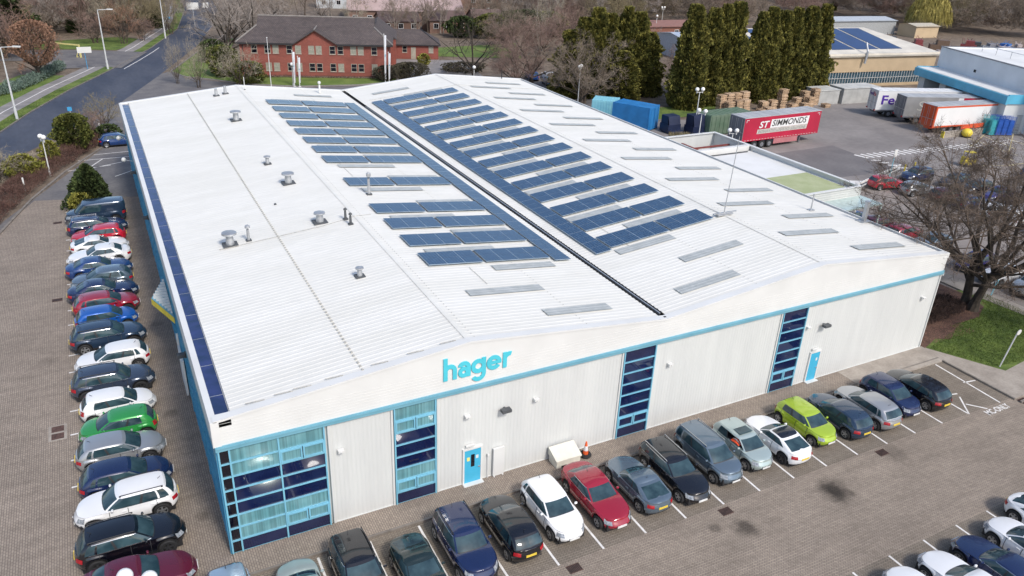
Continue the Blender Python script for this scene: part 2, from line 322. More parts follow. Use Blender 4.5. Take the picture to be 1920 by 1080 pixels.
def pvmat():
    m = bpy.data.materials.new('solar_cell'); m.use_nodes = True; t = m.node_tree; L = t.links; b = t.nodes['Principled BSDF']
    b.inputs['Roughness'].default_value = .16; b.inputs['Specular IOR Level'].default_value = .8
    tc = nd(t, 'ShaderNodeTexCoord'); k = nd(t, 'ShaderNodeTexBrick'); L.new(tc.outputs['UV'], k.inputs[0]); k.offset = 0
    k.inputs['Scale'].default_value = 1; k.inputs['Brick Width'].default_value = .19; k.inputs['Row Height'].default_value = .155; k.inputs['Mortar Size'].default_value = .006
    k.inputs['Color1'].default_value = (.010, .036, .088, 1); k.inputs['Color2'].default_value = (.018, .056, .122, 1); k.inputs['Mortar'].default_value = (.14, .22, .32, 1)
    L.new(k.outputs[0], b.inputs['Base Color']); return m
M_pv = pvmat(); M_pvf = mat('panel_frame', (.30, .38, .46), .4, metal=.3)
HW = empty('warehouse', (0, 0, 0), 0, 'big white warehouse with two shallow gables, solar panels on its roof and blue trim', 'warehouse')
def ribbed_wall(b, x0, x1, z0, z1, y=0.0, pitch=.2, d=.006, m=0):
    n = max(1, round((x1-x0)/pitch)); p = (x1-x0)/n
    for i in range(n):
        a = x0+i*p; xs = [a, a+p*.42, a+p*.5, a+p*.92, a+p]; ys = [y, y, y-d, y-d, y]
        for k in range(4): b.quad((xs[k], ys[k], z0), (xs[k+1], ys[k+1], z0), (xs[k+1], ys[k+1], z1), (xs[k], ys[k], z1), m)
# core + cladding
b = MB(); b.box(.06, W_-.06, .16, L_-.06, 0, 5.9); b.build('wall_core', M_clad, HW)
for x0, x1 in ((4.62, 7.66), (9.84, 20.5), (22.66, 31.85), (33.96, W_)):
    b = MB(); ribbed_wall(b, x0+.12, x1-.1, .12, 5.62, .05)
    b.box(x0, x0+.12, -.02, .16, 0, 5.66); b.box(x1-.1, x1, -.02, .16, 0, 5.66); b.box(x0+.12, x1-.1, .0, .16, 0, .12)
    b.build('cladding_panel', M_clad, HW)
# glazing
def glazing(x0, x1, cols, teal, vents, narrow=None):
    f = MB(); zt = 5.68; R = [.08+.7*i for i in range(9)]
    f.box(x0, x1, -.04, .14, 0, .08); f.box(x0, x1, -.04, .14, zt, 5.72)
    for x in cols: f.box(x-.035, x+.035, -.05, .14, .08, zt)
    for z in R[1:-1]:
        for i in range(len(cols)-1): f.box(cols[i]+.035, cols[i+1]-.035, -.035, .14, z-.03, z+.03)
    fo = f.build('window', M_cyan, HW)
    for ci in range(len(cols)-1):
        a, c = cols[ci]+.035, cols[ci+1]-.035
        for r in range(8):
            z0, z1 = R[r]+.03, R[r+1]-.03
            k = (ci, r); mm = M_gteal if k in teal else (M_gblack if narrow == ci else M_gdark)
            if k in vents:
                mid = (a+c)/2
                for (p, q) in ((a, mid-.02), (mid+.02, c)):
                    v = MB(); w = .07; y0, y1 = -.07, .0
                    v.box(p, q, y0, y1, z0, z0+w); v.box(p, q, y0, y1, z1-w, z1); v.box(p, p+w, y0, y1, z0+w, z1-w); v.box(q-w, q, y0, y1, z0+w, z1-w)
                    v.build('opening_frame', M_cyan, fo)
                    g = MB(); g.box(p+w, q-w, .0, .02, z0+w, z1-w); g.build('pane', mm, fo)
            else:
                g = MB(); g.box(a, c, .03, .05, z0, z1); g.build('pane', mm, fo)
    return fo
glazing(0, 4.5, [.035, .46, 2.48, 4.46], {(1, 1), (1, 2), (1, 6), (1, 7), (2, 1), (2, 2), (2, 6), (2, 7)}, {(2, 1), (2, 6)}, 0)
glazing(7.66, 9.84, [7.73, 9.77], {(0, 1), (0, 2), (0, 6), (0, 7)}, {(0, 1), (0, 6)})
glazing(20.5, 22.66, [20.56, 22.6], set(), {(0, 1)})
glazing(31.85, 33.96, [31.92, 33.9], set(), {(0, 1)})
# blinds folds: vertical stripe tones in the teal pane material
# blue band + fascia
b = MB(); b.box(-.06, W_+.06, -.09, .14, 5.72, HS); b.box(-.02, W_, -.13, -.09, 5.86, 5.93); b.build('blue_band', M_blue, HW)
b = MB(); bb_ = MB(); n = 20
prof = [(0, HE), (Q, HR), (2*Q, HV), (3*Q, HR), (W_, HE)]
for i in range(4):
    (xa, za), (xb, zb) = prof[i], prof[i+1]
    b.quad((xa, -.02, HS), (xb, -.02, HS), (xb, -.02, zb), (xa, -.02, za)); bb_.quad((xb, L_, HS-1), (xa, L_, HS-1), (xa, L_, za), (xb, L_, zb))
b.box(-.10, .22, -.06, -.021, HS, HE+.0)
for z in [HS+.15*k for k in range(1, 8)]: b.box(.25, W_-.1, -.028, -.021, z, z+.012)
b.build('fascia', M_white, HW); bb_.build('back_fascia', M_white, HW)
for y0, y1 in ((-.05, .38), (L_-.4, L_+.03)):
    b = MB()
    for i in range(4):
        (xa, za), (xb, zb) = prof[i], prof[i+1]
        b.poly([(xa, y0, za+.05), (xb, y0, zb+.05), (xb, y1, zb+.05), (xa, y1, za+.05)]); b.quad((xa, y0, za-.06), (xb, y0, zb-.06), (xb, y0, zb+.05), (xa, y0, za+.05)); b.quad((xb, y1, zb-.1), (xa, y1, za-.1), (xa, y1, za+.05), (xb, y1, zb+.05))
    b.build('verge_flashing', M_white, HW)
# roof slopes, corrugated down the slope
RF = []
roof = None
def slope(xa, xb):
    b = MB(); p = .333; n = int((L_-.3)/p); dz = .010; nx = 1
    za, zb = zr(xa), zr(xb if xb < W_-.01 else W_)
    if abs(xb-round(xb/Q)*Q) < .2: pass
    for i in range(n):
        y = .15+i*p; ys = [y, y+p*.55, y+p*.65, y+p*.9, y+p]; zs = [0, 0, dz, dz, 0]
        for k in range(4): b.quad((xa, ys[k], za+zs[k]), (xb, ys[k], zb+zs[k]), (xb, ys[k+1], zb+zs[k+1]), (xa, ys[k+1], za+zs[k+1]))
    return b
b = MB()
for xa, xb in ((.76, Q), (Q, 2*Q-.22), (2*Q+.22, 3*Q), (3*Q, W_-.35)):
    s = slope(xa, xb); n = len(b.v); b.v += s.v; b.f += [tuple(n+i for i in f) for f in s.f]; b.m += s.m
roof = b.build('roof', M_roof, HW)
def rz(x, h=0): return zr(x)+h
for xc in (Q, 3*Q):
    b = MB()
    b.poly([(xc-.13, .2, zr(xc-.13)+.03), (xc, .2, HR+.034), (xc, L_-.2, HR+.034), (xc-.13, L_-.2, zr(xc-.13)+.03)]); b.poly([(xc, .2, HR+.034), (xc+.13, .2, zr(xc+.13)+.03), (xc+.13, L_-.2, zr(xc+.13)+.03), (xc, L_-.2, HR+.034)])
    b.build('ridge_cap', M_roof, roof)
# rows of fixings
b = MB()
for xc in (6.47,):
    for i in range(180): y = .4+i*.333; b.box(xc-.05, xc+.05, y-.08, y+.08, zr(xc)+.05, zr(xc)+.062)
for xc in (18.2, 29.6, 40.5, Q+.36, 3*Q+.36):
    for i in range(180): y = .4+i*.333; b.box(xc-.018, xc+.018, y-.05, y+.03, zr(xc)+.05, zr(xc)+.056)
for y in (17.4,): b.box(3, 6.4, y-.012, y+.012, zr(3), zr(3)+.05)
b.build('fixing_row', M_dirt, roof)
# lap joints and a ponding seam
b = MB()
for x in (1.4, 2.6, 3.4, 4.8, 6.9, 8.6, 10.2):
    b.box(x, x+.8, .45, .49, zr(x+.4)+.055, zr(x+.4)+.075)
b.build('verge_clip', M_dirt, roof)
# left box gutter (deep blue lining) with white outer upstand and eave shutters
b = MB(); b.box(.165, .72, .5, L_-.6, HE-.25, HE-.03); gt = b.build('gutter', M_gut, HW)
b = MB()
for i in range(22): b.box(.18, .71, 2.0+i*2.7, 2.03+i*2.7, HE-.029, HE-.024)
b.build('gutter_joint', M_zinc, gt)
b = MB(); b.box(-.12, .16, -.05, L_, HE-.32, HE+.02); b.box(-.12, .16, -.05, L_, HS-.02, HE-.33); b.box(.16, .72, -.02, .5, HE-.3, HE+.03); b.box(.16, .72, L_-.6, L_, HE-.3, HE+.03); b.box(.725, .78, .5, L_-.6, HE-.3, HE-.04)
b.build('parapet', M_white, HW)
b = MB(); b.box(.30, .42, .2, .3, HE+.032, HE+.045); b.box(22.98, 23.12, .12, .22, HV+.06, HV+.075); b.box(W_-.3, W_-.2, .1, .2, HE+.06, HE+.07)
b.build('outlet', M_dark, HW)
# valley gutter
b = MB(); b.box(2*Q-.22, 2*Q+.22, .6, L_-.9, HV-.28, HV-.16); v = b.build('valley_gutter', M_dark, HW)
b = MB()
for i in range(176):
    y = .7+i*.333
    b.box(2*Q-.26, 2*Q-.19, y, y+.17, HV-.15, HV+.03); b.box(2*Q+.19, 2*Q+.26, y, y+.17, HV-.15, HV+.03)
b.build('foam_filler', M_dark, v)
b = MB(); b.box(2*Q+.02, 2*Q+.10, .7, 52, HV-.05, HV+.03); b.build('cable_tray', M_zinc, v)
# right eave
b = MB(); b.box(W_-.36, W_+.12, -.05, L_, HE-.30, HE-.20); b.box(W_, W_+.12, -.05, L_, HE-.20, HE+.05); b.box(W_+.0, W_+.1, 0, L_, HS-.0, HE-.3)
b.build('gutter', M_white, HW)
b = MB()
for i in range(180): b.box(W_-.40, W_-.345, .3+i*.333, .47+i*.333, HE-.1, HE+.03)
b.build('foam_filler', M_dark, HW)
# side walls
b = MB()
for i in range(10):
    y0 = .1+i*6.05; y1 = y0+6.0
    b.box(-.06, .06, y0, y0+.16, 0, HS); b.box(-.03, .055, y0+.16, y1, 5.0, HS)
    for z in (.5, 1.2, 1.9, 2.6, 3.3, 4.0, 4.7): b.box(-.05, .055, y0+.16, y1, z, z+.07)
    for k in range(1, 4): b.box(-.04, .055, y0+k*1.5, y0+k*1.5+.06, .08, 5.0)
b.build('side_wall', M_blueclad, HW)
b = MB()
for i in range(240): b.box(-.055, -.03, .2+i*.25, .28+i*.25, 4.8, HS-.1)
b.build('side_cladding_rib', M_blue, HW)
b = MB(); b.box(.03, .057, .2, L_-.1, .08, 4.99); b.build('pane', M_gteal, HW)
b = MB(); n = 240
for i in range(n):
    y = i*L_/n; h = L_/n; b.quad((W_+.02, y, 0), (W_+.02, y+h*.5, 0), (W_+.02, y+h*.5, HS), (W_+.02, y, HS)); b.quad((W_+.02, y+h*.5, 0), (W_-.02, y+h*.6, 0), (W_-.02, y+h*.6, HS), (W_+.02, y+h*.5, HS)); b.quad((W_-.02, y+h*.6, 0), (W_-.02, y+h*.9, 0), (W_-.02, y+h*.9, HS), (W_-.02, y+h*.6, HS)); b.quad((W_-.02, y+h*.9, 0), (W_+.02, y+h, 0), (W_+.02, y+h, HS), (W_-.02, y+h*.9, HS))
b.build('end_wall', M_clad, HW)
# solar arrays
def on_slope(x0, x1, y0, y1, h, th, mats, name, parent, cols, rows, rail=True):
    me = bpy.data.meshes.new(name); v = []; f = []; m = []; uv = []
    def P(x, y, e): return (x, y, zr(x)+e)
    cs = [P(x0, y0, h), P(x1, y0, h), P(x1, y1, h), P(x0, y1, h), P(x0, y0, h+th), P(x1, y0, h+th), P(x1, y1, h+th), P(x0, y1, h+th)]
    v += cs
    for q in ((0, 3, 2, 1), (4, 5, 6, 7), (0, 1, 5, 4), (1, 2, 6, 5), (2, 3, 7, 6), (3, 0, 4, 7)): f.append(q); m.append(1)
    pw, ph = (x1-x0)/cols, (y1-y0)/rows; g = .022
    for i in range(cols):
        for j in range(rows):
            a, c, d, e = x0+i*pw+g, x0+(i+1)*pw-g, y0+j*ph+g, y0+(j+1)*ph-g; mid = (d+e)/2
            for (d2, e2) in ((d, mid-.008), (mid+.008, e)):
                n = len(v); v += [P(a, d2, h+th+.004), P(c, d2, h+th+.004), P(c, e2, h+th+.004), P(a, e2, h+th+.004)]; f.append((n, n+1, n+2, n+3)); m.append(0)
    me.from_pydata(v, [], f); 
    for mm in mats: me.materials.append(mm)
    me.polygons.foreach_set('material_index', m)
    ul = me.uv_layers.new(name='UVMap')
    for p in me.polygons:
        for li in p.loop_indices: c = me.vertices[me.loops[li].vertex_index].co; ul.data[li].uv = (c.x-x0, c.y-y0)
    o = bpy.data.objects.new(name, me); COL.objects.link(o); o.parent = parent; return o
PV = [M_pv, M_pvf]
for k in range(15):
    y = 8.85+3.02*k
    if k not in (4, 6):
        on_slope(13.03, 16.42, y, y+1.85, .12, .04, PV, 'solar_array', roof, 3, 1)
        on_slope(16.62, 20.93, y, y+1.85, .12, .04, PV, 'solar_array', roof, 4, 1)
    on_slope(25.32, 29.82, y-.1, y+1.7, .12, .04, PV, 'solar_array', roof, 4, 1)
    on_slope(30.02, 33.45, y-.1, y+1.7, .12, .04, PV, 'solar_array', roof, 3, 1)
on_slope(21.06, 22.16, 8.42, 52.9, .12, .04, PV, 'solar_strip', roof, 1, 26)
on_slope(24.05, 25.15, 8.45, 52.8, .12, .04, PV, 'solar_strip', roof, 1, 26)
# rooflights: ribbed translucent sheets
def rlight(x0, x1, yc, w=.78):
    b = MB()
    for k in range(3):
        y = yc-w/2+k*w/3
        b.quad((x0, y, zr(x0)+.058), (x1, y, zr(x1)+.058), (x1, y+w/3*.62, zr(x1)+.058), (x0, y+w/3*.62, zr(x0)+.058))
        b.quad((x0, y+w/3*.62, zr(x0)+.058), (x1, y+w/3*.62, zr(x1)+.058), (x1, y+w/3*.8, zr(x1)+.075), (x0, y+w/3*.8, zr(x0)+.075))
        b.quad((x0, y+w/3*.8, zr(x0)+.075), (x1, y+w/3*.8, zr(x1)+.075), (x1, y+w/3, zr(x1)+.058), (x0, y+w/3, zr(x0)+.058))
    b.build('rooflight', M_light, roof)
for k in range(19):
    yc = 2.05+3.02*k; e = k % 2 == 0
    rlight(16.7 if e else 13.7, 20.7 if e else 18.2, yc); rlight(25.35 if e else 28.0, 29.6 if e else 32.5, yc)
    rlight(39.35 if e else 36.0, 43.9 if e else 41.0, yc-.1)
# ventilators, flues and masts
def vent(x, y, r, h, cap, name='roof_ventilator', m=None, base=True):
    r *= .78; cap *= .72; h *= .82
    m = m or M_zinc; z = zr(x)+.04; b = MB()
    b.lathe([(r, 0), (r*.92, h*.35), (r*.8, h*.7)], (x, y, z), 16, 0)
    if cap: b.lathe([(.01, h*.72), (cap, h*.8), (cap*.97, h*.92), (.01, h)], (x, y, z), 20, 0)
    else: b.lathe([(r*.8, h*.7), (r*.8, h), (.01, h)], (x, y, z), 14, 0)
    o = b.build(name, m, roof, smooth=True)
    if base: q = MB(); q.box(x-r*1.7, x+r*1.7, y-r*1.6, y+r*1.6, z-.02, z+.05); q.build('flashing', M_flash, o)
    return o
vent(3.70, 17.73, .33, 1.05, .62); vent(4.80, 17.76, .12, 1.25, .22, 'flue'); vent(9.24, 26.47, .34, 1.0, .62); vent(8.86, 31.75, .2, .8, .36); vent(9.02, 46.16, .36, 1.1, .68); vent(8.95, 57.12, .22, .85, .0, 'flue'); vent(9.9, 57.4, .22, .95, .0, 'flue'); vent(9.29, 18.07, .33, .85, .5); vent(9.15, 9.30, .2, .7, .32); vent(19.9, 58.17, .15, 1.6, .24, 'flue', M_white, False)
vent(10.81, 17.55, .11, .95, .15, 'flue', M_flash); vent(10.86, 16.6, .11, .95, .15, 'flue', M_flash)
vent(13.84, 22.12, .14, 2.0, .22, 'flue', M_zinc); vent(12.0, 58.2, .05, 1.6, 0, 'flue', M_white); vent(7.5, 22.8, .12, .08, 0, 'outlet', M_flash, False)
vent(43.21, 59.9, .08, 1.3, 0, 'flue', M_dark, False)
b = MB(); z = zr(34.55)+.08; b.tube((34.55, 8.97, z), (34.9, 9.05, z+5.3), .035, .02); b.box(33.9, 35.2, 8.75, 9.15, z-.03, z+.06); b.box(33.6, 35.6, 8.9, 9.0, z+.06, z+.12)
b.build('whip_mast', M_zinc, roof)
b = MB(); z = zr(43.0); b.tube((43.03, 9.04, z), (43.1, 9.1, z+1.25), .05, .05); b.box(42.85, 43.3, 8.9, 9.25, z+.02, z+.08); b.build('flue', M_zinc, roof)
b = MB(); z = zr(45.4); b.box(45.35, 45.6, 6.2, 6.45, z, z+1.5); b.box(45.0, 45.9, 6.0, 6.7, z+.03, z+.1); b.box(45.3, 45.65, 6.15, 6.5, z+1.5, z+1.56); b.build('chimney', M_zinc, roof)
# cables and conduits on roof
b = MB()
for x0, y0, x1, y1 in ((24.0, 54.0, 34.6, 54.0), (34.6, 54.0, 45.2, 53.5), (3, 17.3, 9.3, 17.3), (9.3, 17.3, 12.6, 17.9), (26.5, 13.2, 26.5, 8.0), (14.0, 26.4, 14.0, 30.0), (15.3, 8.4, 15.3, 6.0)):
    n = 6
    for i in range(n):
        xa, xb = x0+(x1-x0)*i/n, x0+(x1-x0)*(i+1)/n; ya, yb = y0+(y1-y0)*i/n, y0+(y1-y0)*(i+1)/n
        b.tube((xa, ya, zr(xa)+.05), (xb, yb, zr(xb)+.05), .014, n=5)
b.build('roof_conduit', M_dirt, roof)
# doors, lamps, sign
def door(x0, x1, win=True):
    b = MB(); b.box(x0-.09, x0, -.05, .06, .11, 2.17); b.box(x1, x1+.09, -.05, .06, .11, 2.17); b.box(x0-.09, x1+.09, -.06, .06, 2.17, 2.26); b.box(x0-.1, x1+.1, -.3, .05, .1, .14); b.build('door_frame', M_white, HW)
    b = MB(); b.box(x0, x1, -.03, .05, .14, 2.17); d = b.build('door', M_door, HW)
    if win: q = MB(); q.box(x0+.36, x0+.56, -.04, -.031, 1.1, 1.85); q.build('vision_panel', M_gblack, d); q = MB(); q.box(x0+.14, x0+.29, -.036, -.031, 1.5, 1.72); q.build('warning_sign', mat('yellow_label', (.8, .7, .2), .5), d)
    q = MB(); q.box(x1-.27, x1-.13, -.036, -.031, 1.55, 1.75); q.build('door_sign', M_white, d)
    q = MB(); q.box(x1-.14, x1-.04, -.09, -.031, 1.0, 1.05); q.build('handle', M_zinc, d)
    b = MB(); b.box((x0+x1)/2-.4, (x0+x1)/2+.1, -.12, .0, 2.42, 2.5); b.build('emergency_light', M_white, HW)
door(11.3, 12.2); door(35.08, 35.86, False)
b = MB(); b.box(12.88, 13.5, -.14, -.02, .15, 1.85); b.box(12.92, 12.98, -.18, -.12, .1, .15); b.box(13.4, 13.46, -.18, -.12, .1, .15); b.build('notice_panel', M_white, HW)
for x, z in ((5.14, 4.2), (11.41, 4.26), (15.23, 4.21), (23.68, 4.21), (34.2, 4.26), (44.79, 4.22)):
    b = MB(); b.box(x-.14, x+.14, -.2, .02, z-.05, z+.06); b.box(x-.02, x+.02, -.28, -.2, z-.02, z+.02); b.build('wall_lamp', M_white, HW)
for x, z in ((13.45, 4.15), (35.6, 4.16)):
    b = MB(); b.box(x-.28, x+.22, -.42, -.12, z-.06, z+.1); b.box(x-.05, x+.05, -.12, .03, z-.04, z+.04); b.build('floodlight', M_flash, HW)
M_sign = mat('cyan_letter', (.075, .52, .62), .35, scale=1, var=.04)
def letter_ring(b, cx, cz, r0, r1, a0, a1, y, n=20):
    for i in range(n):
        t0 = math.radians(a0+(a1-a0)*i/n); t1 = math.radians(a0+(a1-a0)*(i+1)/n)
        q = [(cx+r0*math.cos(t0), cz+r0*math.sin(t0)), (cx+r1*math.cos(t0), cz+r1*math.sin(t0)), (cx+r1*math.cos(t1), cz+r1*math.sin(t1)), (cx+r0*math.cos(t1), cz+r0*math.sin(t1))]
        F = [(p[0], y-.05, p[1]) for p in q]; B = [(p[0], y, p[1]) for p in q]
        b.poly(F); b.poly(B[::-1])
        for k in range(4): j = (k+1) % 4; b.poly([F[k], B[k], B[j], F[j]])
x0 = 10.15; zb = 6.56; y = -.03
def bx(b, a, c, z0, z1): b.box(x0+a, x0+c, y-.052, y, zb+z0, zb+z1)
def rg(b, cx, cz, ri, ro, a0, a1, n=22): letter_ring(b, x0+cx, zb+cz, ri, ro, a0, a1, y, n)
letters = []
b = MB(); bx(b, 0, .21, 0, 1.2); rg(b, .345, .5, .125, .335, 0, 165); bx(b, .47, .68, 0, .5); letters.append(b)
b = MB(); rg(b, 1.04, .27, .09, .29, 0, 360); rg(b, 1.06, .52, .12, .33, 0, 165); bx(b, 1.18, 1.39, 0, .52); letters.append(b)
b = MB(); rg(b, 1.80, .42, .17, .385, 0, 360, 28); bx(b, 1.975, 2.185, -.02, .84); rg(b, 1.80, -.02, .18, .385, -150, 0); letters.append(b)
b = MB(); rg(b, 2.62, .42, .18, .39, 25, 325, 28); bx(b, 2.35, 3.01, .34, .5); rg(b, 2.62, .42, .18, .39, 0, 25, 4); letters.append(b)
b = MB(); bx(b, 3.09, 3.30, 0, .84); rg(b, 3.46, .47, .155, .365, 75, 178); letters.append(b)
for b in letters: b.build('sign_letter', M_sign, HW)
# canopy over side door
M_yel = mat('yellow_fascia', (.72, .56, .05), .5)
b = MB(); b.prism([(-.06, 17.3), (-.06, 23.4), (-1.05, 20.5)], 3.3, 3.62); cn = b.build('canopy', M_blue, HW)
b = MB()
for i in range(14):
    t = i/14; y0 = 17.5+5.7*t; xx = -.98*min((y0-17.3)/3.2, (23.4-y0)/2.9)
    if xx < -.1: b.box(max(-1.0, xx), -.08, y0, y0+.3, 3.622, 3.66)
b.build('canopy_roof', M_roof, cn)
b = MB(); b.quad((-1.07, 20.49, 3.22), (-.06, 17.26, 3.22), (-.06, 17.26, 3.6), (-1.07, 20.49, 3.6)); b.quad((-1.09, 20.47, 3.22), (-1.07, 20.49, 3.6), (-.06, 17.26, 3.6), (-.08, 17.24, 3.22)); b.build('canopy_edge', M_yel, cn)
b = MB(); b.box(-.22, -.1, 13.6, 15.6, .3, 2.6); b.box(-.2, -.08, 15.9, 16.0, 0, 3.2); b.build('notice_panel', M_white, HW)
for y0 in (10.9, 33.0, 45.0):
    b = MB(); b.box(-.5, -.12, y0-.15, y0+.15, 4.4, 4.6); b.box(-.12, -.02, y0-.04, y0+.04, 4.3, 4.7); b.build('floodlight', M_flash, HW)
for y0 in (50.0, 58.0):
    b = MB(); b.ball((-.75, y0, 4.3), .22); b.tube((-.75, y0, 4.3), (-.05, y0, 4.1), .03); b.build('wall_lamp', M_white, HW, smooth=True)
b = MB()
for z in (.3,): b.tube((12.6, -.06, .1), (12.6, -.06, 1.6), .02)
b.box(12.56, 12.66, -.1, -.02, 1.5, 1.62); b.box(W_+.02, W_+.12, -.08, .02, 5.6, 5.8); b.build('downpipe', M_white, HW)
# ---------------------------------------------------------------- annex
AX = empty('annex', (46.2, 19.2, 0), 0, 'low white annex with an open roof pit and a green roof patch', 'building')
M_annr = mat('annex_roof', (.66, .655, .63), .6, scale=.4, col2=(.74, .735, .715))
def loc(b): return b
b = MB(); z = 4.0; ax, ay = 15.2, 21.2
b.box(.1, ax-.15, .15, 14.8, 0, 3.55); b.build('roof', M_annr, AX)
b = MB()
for (a, c, d, e) in ((0, ax, 0, .15), (ax-.15, ax, .15, ay-.15), (0.1, ax, ay-.15, ay)): b.box(a, c, d, e, 0, z)
for k in range(16): b.box(.0, ax+.02, -.035, 0, .3+k*.23, .36+k*.23)
b.build('wall', M_clad, AX)
b = MB(); b.box(0, ax+.08, -.1, .25, z, z+.08); b.box(ax-.3, ax+.08, .25, ay-.3, z, z+.08); b.box(0.0, ax+.08, ay-.3, ay+.05, z, z+.08); b.build('parapet', M_white, AX)
b = MB(); b.box(.3, ax-.3, 15.0, 15.5, 0, z+.1); b.box(.3, 6.2, 15.5, ay-.3, 0, 3.6); b.build('roof_beam', M_white, AX)
b = MB(); b.box(6.3, 6.5, 15.5, ay-.3, 3.2, 3.4); b.box(10.2, 10.4, 15.5, ay-.3, 3.0, 3.25); b.box(6.5, ax-.2, 18.2, 18.4, 3.25, 3.4); b.build('steel_beam', M_rust, AX)
b = MB(); b.box(8.6, ax-.5, .5, 6.4, 3.555, 3.57); b.build('green_roof', M_green, AX)
b = MB(); b.box(7.9, 8.05, 9.0, 14.9, 3.56, 3.66); b.box(8.05, ax-1, 14.4, 14.6, 3.56, 3.64); b.build('roof_channel', M_flash, AX)
b = MB(); b.box(6.2, 15.2, 15.4, ay-.2, .01, .03); b.build('pit_floor', M_conc, AX)
b = MB(); b.box(6.6, 15.3, -2.6, -.05, 3.0, 3.12); b.box(6.6, 6.75, -2.6, -2.45, 0, 3.0); b.box(15.1, 15.25, -2.6, -2.45, 0, 3.0); b.build('canopy', mat('pale_canopy_glass', (.45, .55, .52), .15), AX)
# ================================================================ CARS
M_glass = mat('car_glass', (.014, .034, .045), .05, scale=1.6, spec=.65, col2=(.045, .085, .10))
M_tyre = mat('tyre', (.018, .018, .019), .8); M_rim = mat('alloy_rim', (.42, .43, .44), .35, metal=.7); M_rimd = mat('dark_alloy_rim', (.08, .08, .085), .35, metal=.6)
M_plas = mat('black_plastic', (.02, .02, .022), .6); M_head = mat('headlamp_lens', (.36, .38, .41), .15, spec=.7, col2=(.16, .18, .2), scale=12)
M_tail = mat('tail_lamp_lens', (.42, .012, .02), .15, spec=.7, col2=(.30, .008, .015), scale=9); M_chrome = mat('chrome_trim', (.6, .61, .62), .2, metal=.9)
M_pw = mat('white_number_plate', (.7, .7, .68), .5); M_py = mat('yellow_number_plate', (.72, .52, .06), .5)
def paint(name, c, metal=.25, rough=.25):
    m = mat(name, c, rough, var=.03, scale=.8, metal=metal, coat=1.0); return m
PC = dict(black=paint('black_paint', (.003, .003, .006), .0), navy=paint('navy_sky_tint_paint', (.006, .016, .070), .1), midblue=paint('mid_blue_paint', (.010, .045, .17), .15), blue=paint('bright_blue_paint', (.008, .10, .42)),  # navy, slate and grey have blue sky reflection mixed into the paint colour
 white=paint('white_paint', (.80, .80, .80), 0), silver=paint('silver_paint', (.42, .43, .44), .6, .35), grey=paint('grey_sky_tint_paint', (.045, .062, .10), .4), slate=paint('slate_sky_tint_paint', (.022, .045, .085), .3),
 bluegrey=paint('blue_grey_paint', (.14, .19, .24), .5), iceblue=paint('ice_blue_paint', (.34, .45, .55), .4), icegreen=paint('pale_green_silver_paint', (.42, .50, .48), .4), red=paint('red_paint', (.50, .010, .03), .0), dred=paint('dark_red_paint', (.28, .008, .025), .0),
 maroon=paint('maroon_paint', (.13, .01, .03), .3), lime=paint('lime_paint', (.36, .50, .03), .2), green=paint('green_paint', (.03, .30, .06), .2), dgreen=paint('dark_green_paint', (.012, .026, .026), .3), teal=paint('teal_blue_paint', (.03, .20, .32), .3), cream=paint('cream_paint', (.6, .57, .48), 0), purple=paint('purple_blue_paint', (.05, .04, .20), .3))
# L,W,H, belt, hoodz, sill, cowl, wstop, rtop, rbase, wheelR, wheelbase half front/rear offsets, tailz
CT = dict(
 hatch=dict(L=4.25, W=1.79, H=1.46, belt=.93, hz=.72, cowl=.98, wt=.18, rt=-1.55, rb=-1.98, wr=.33, fo=.86, ro=.78, tz=.90),
 small=dict(L=3.9, W=1.71, H=1.48, belt=.95, hz=.74, cowl=1.02, wt=.30, rt=-1.42, rb=-1.80, wr=.31, fo=.76, ro=.66, tz=.90),
 suv=dict(L=4.5, W=1.86, H=1.64, belt=1.06, hz=.88, cowl=.98, wt=.28, rt=-1.70, rb=-2.10, wr=.38, fo=.86, ro=.84, tz=1.02),
 estate=dict(L=4.75, W=1.83, H=1.46, belt=.94, hz=.70, cowl=.92, wt=.12, rt=-1.90, rb=-2.22, wr=.34, fo=.86, ro=1.0, tz=.92),
 saloon=dict(L=4.65, W=1.82, H=1.43, belt=.93, hz=.70, cowl=.86, wt=.08, rt=-1.05, rb=-1.72, wr=.34, fo=.84, ro=1.0, tz=.97),
 coupe=dict(L=4.3, W=1.78, H=1.36, belt=.90, hz=.68, cowl=.72, wt=-.02, rt=-.85, rb=-1.85, wr=.34, fo=.86, ro=.84, tz=.93),
 mpv=dict(L=4.45, W=1.80, H=1.64, belt=1.0, hz=.78, cowl=1.25, wt=.45, rt=-1.85, rb=-2.10, wr=.33, fo=.84, ro=.84, tz=.98),
 van=dict(L=4.95, W=1.92, H=1.96, belt=1.12, hz=.95, cowl=1.62, wt=.95, rt=-2.36, rb=-2.44, wr=.35, fo=.9, ro=.95, tz=1.1))
CARDB = {}
def lerp(a, b, t): return a+(b-a)*t
def sst(a, b, x): t = min(1, max(0, (x-a)/(b-a))); return t*t*(3-2*t)
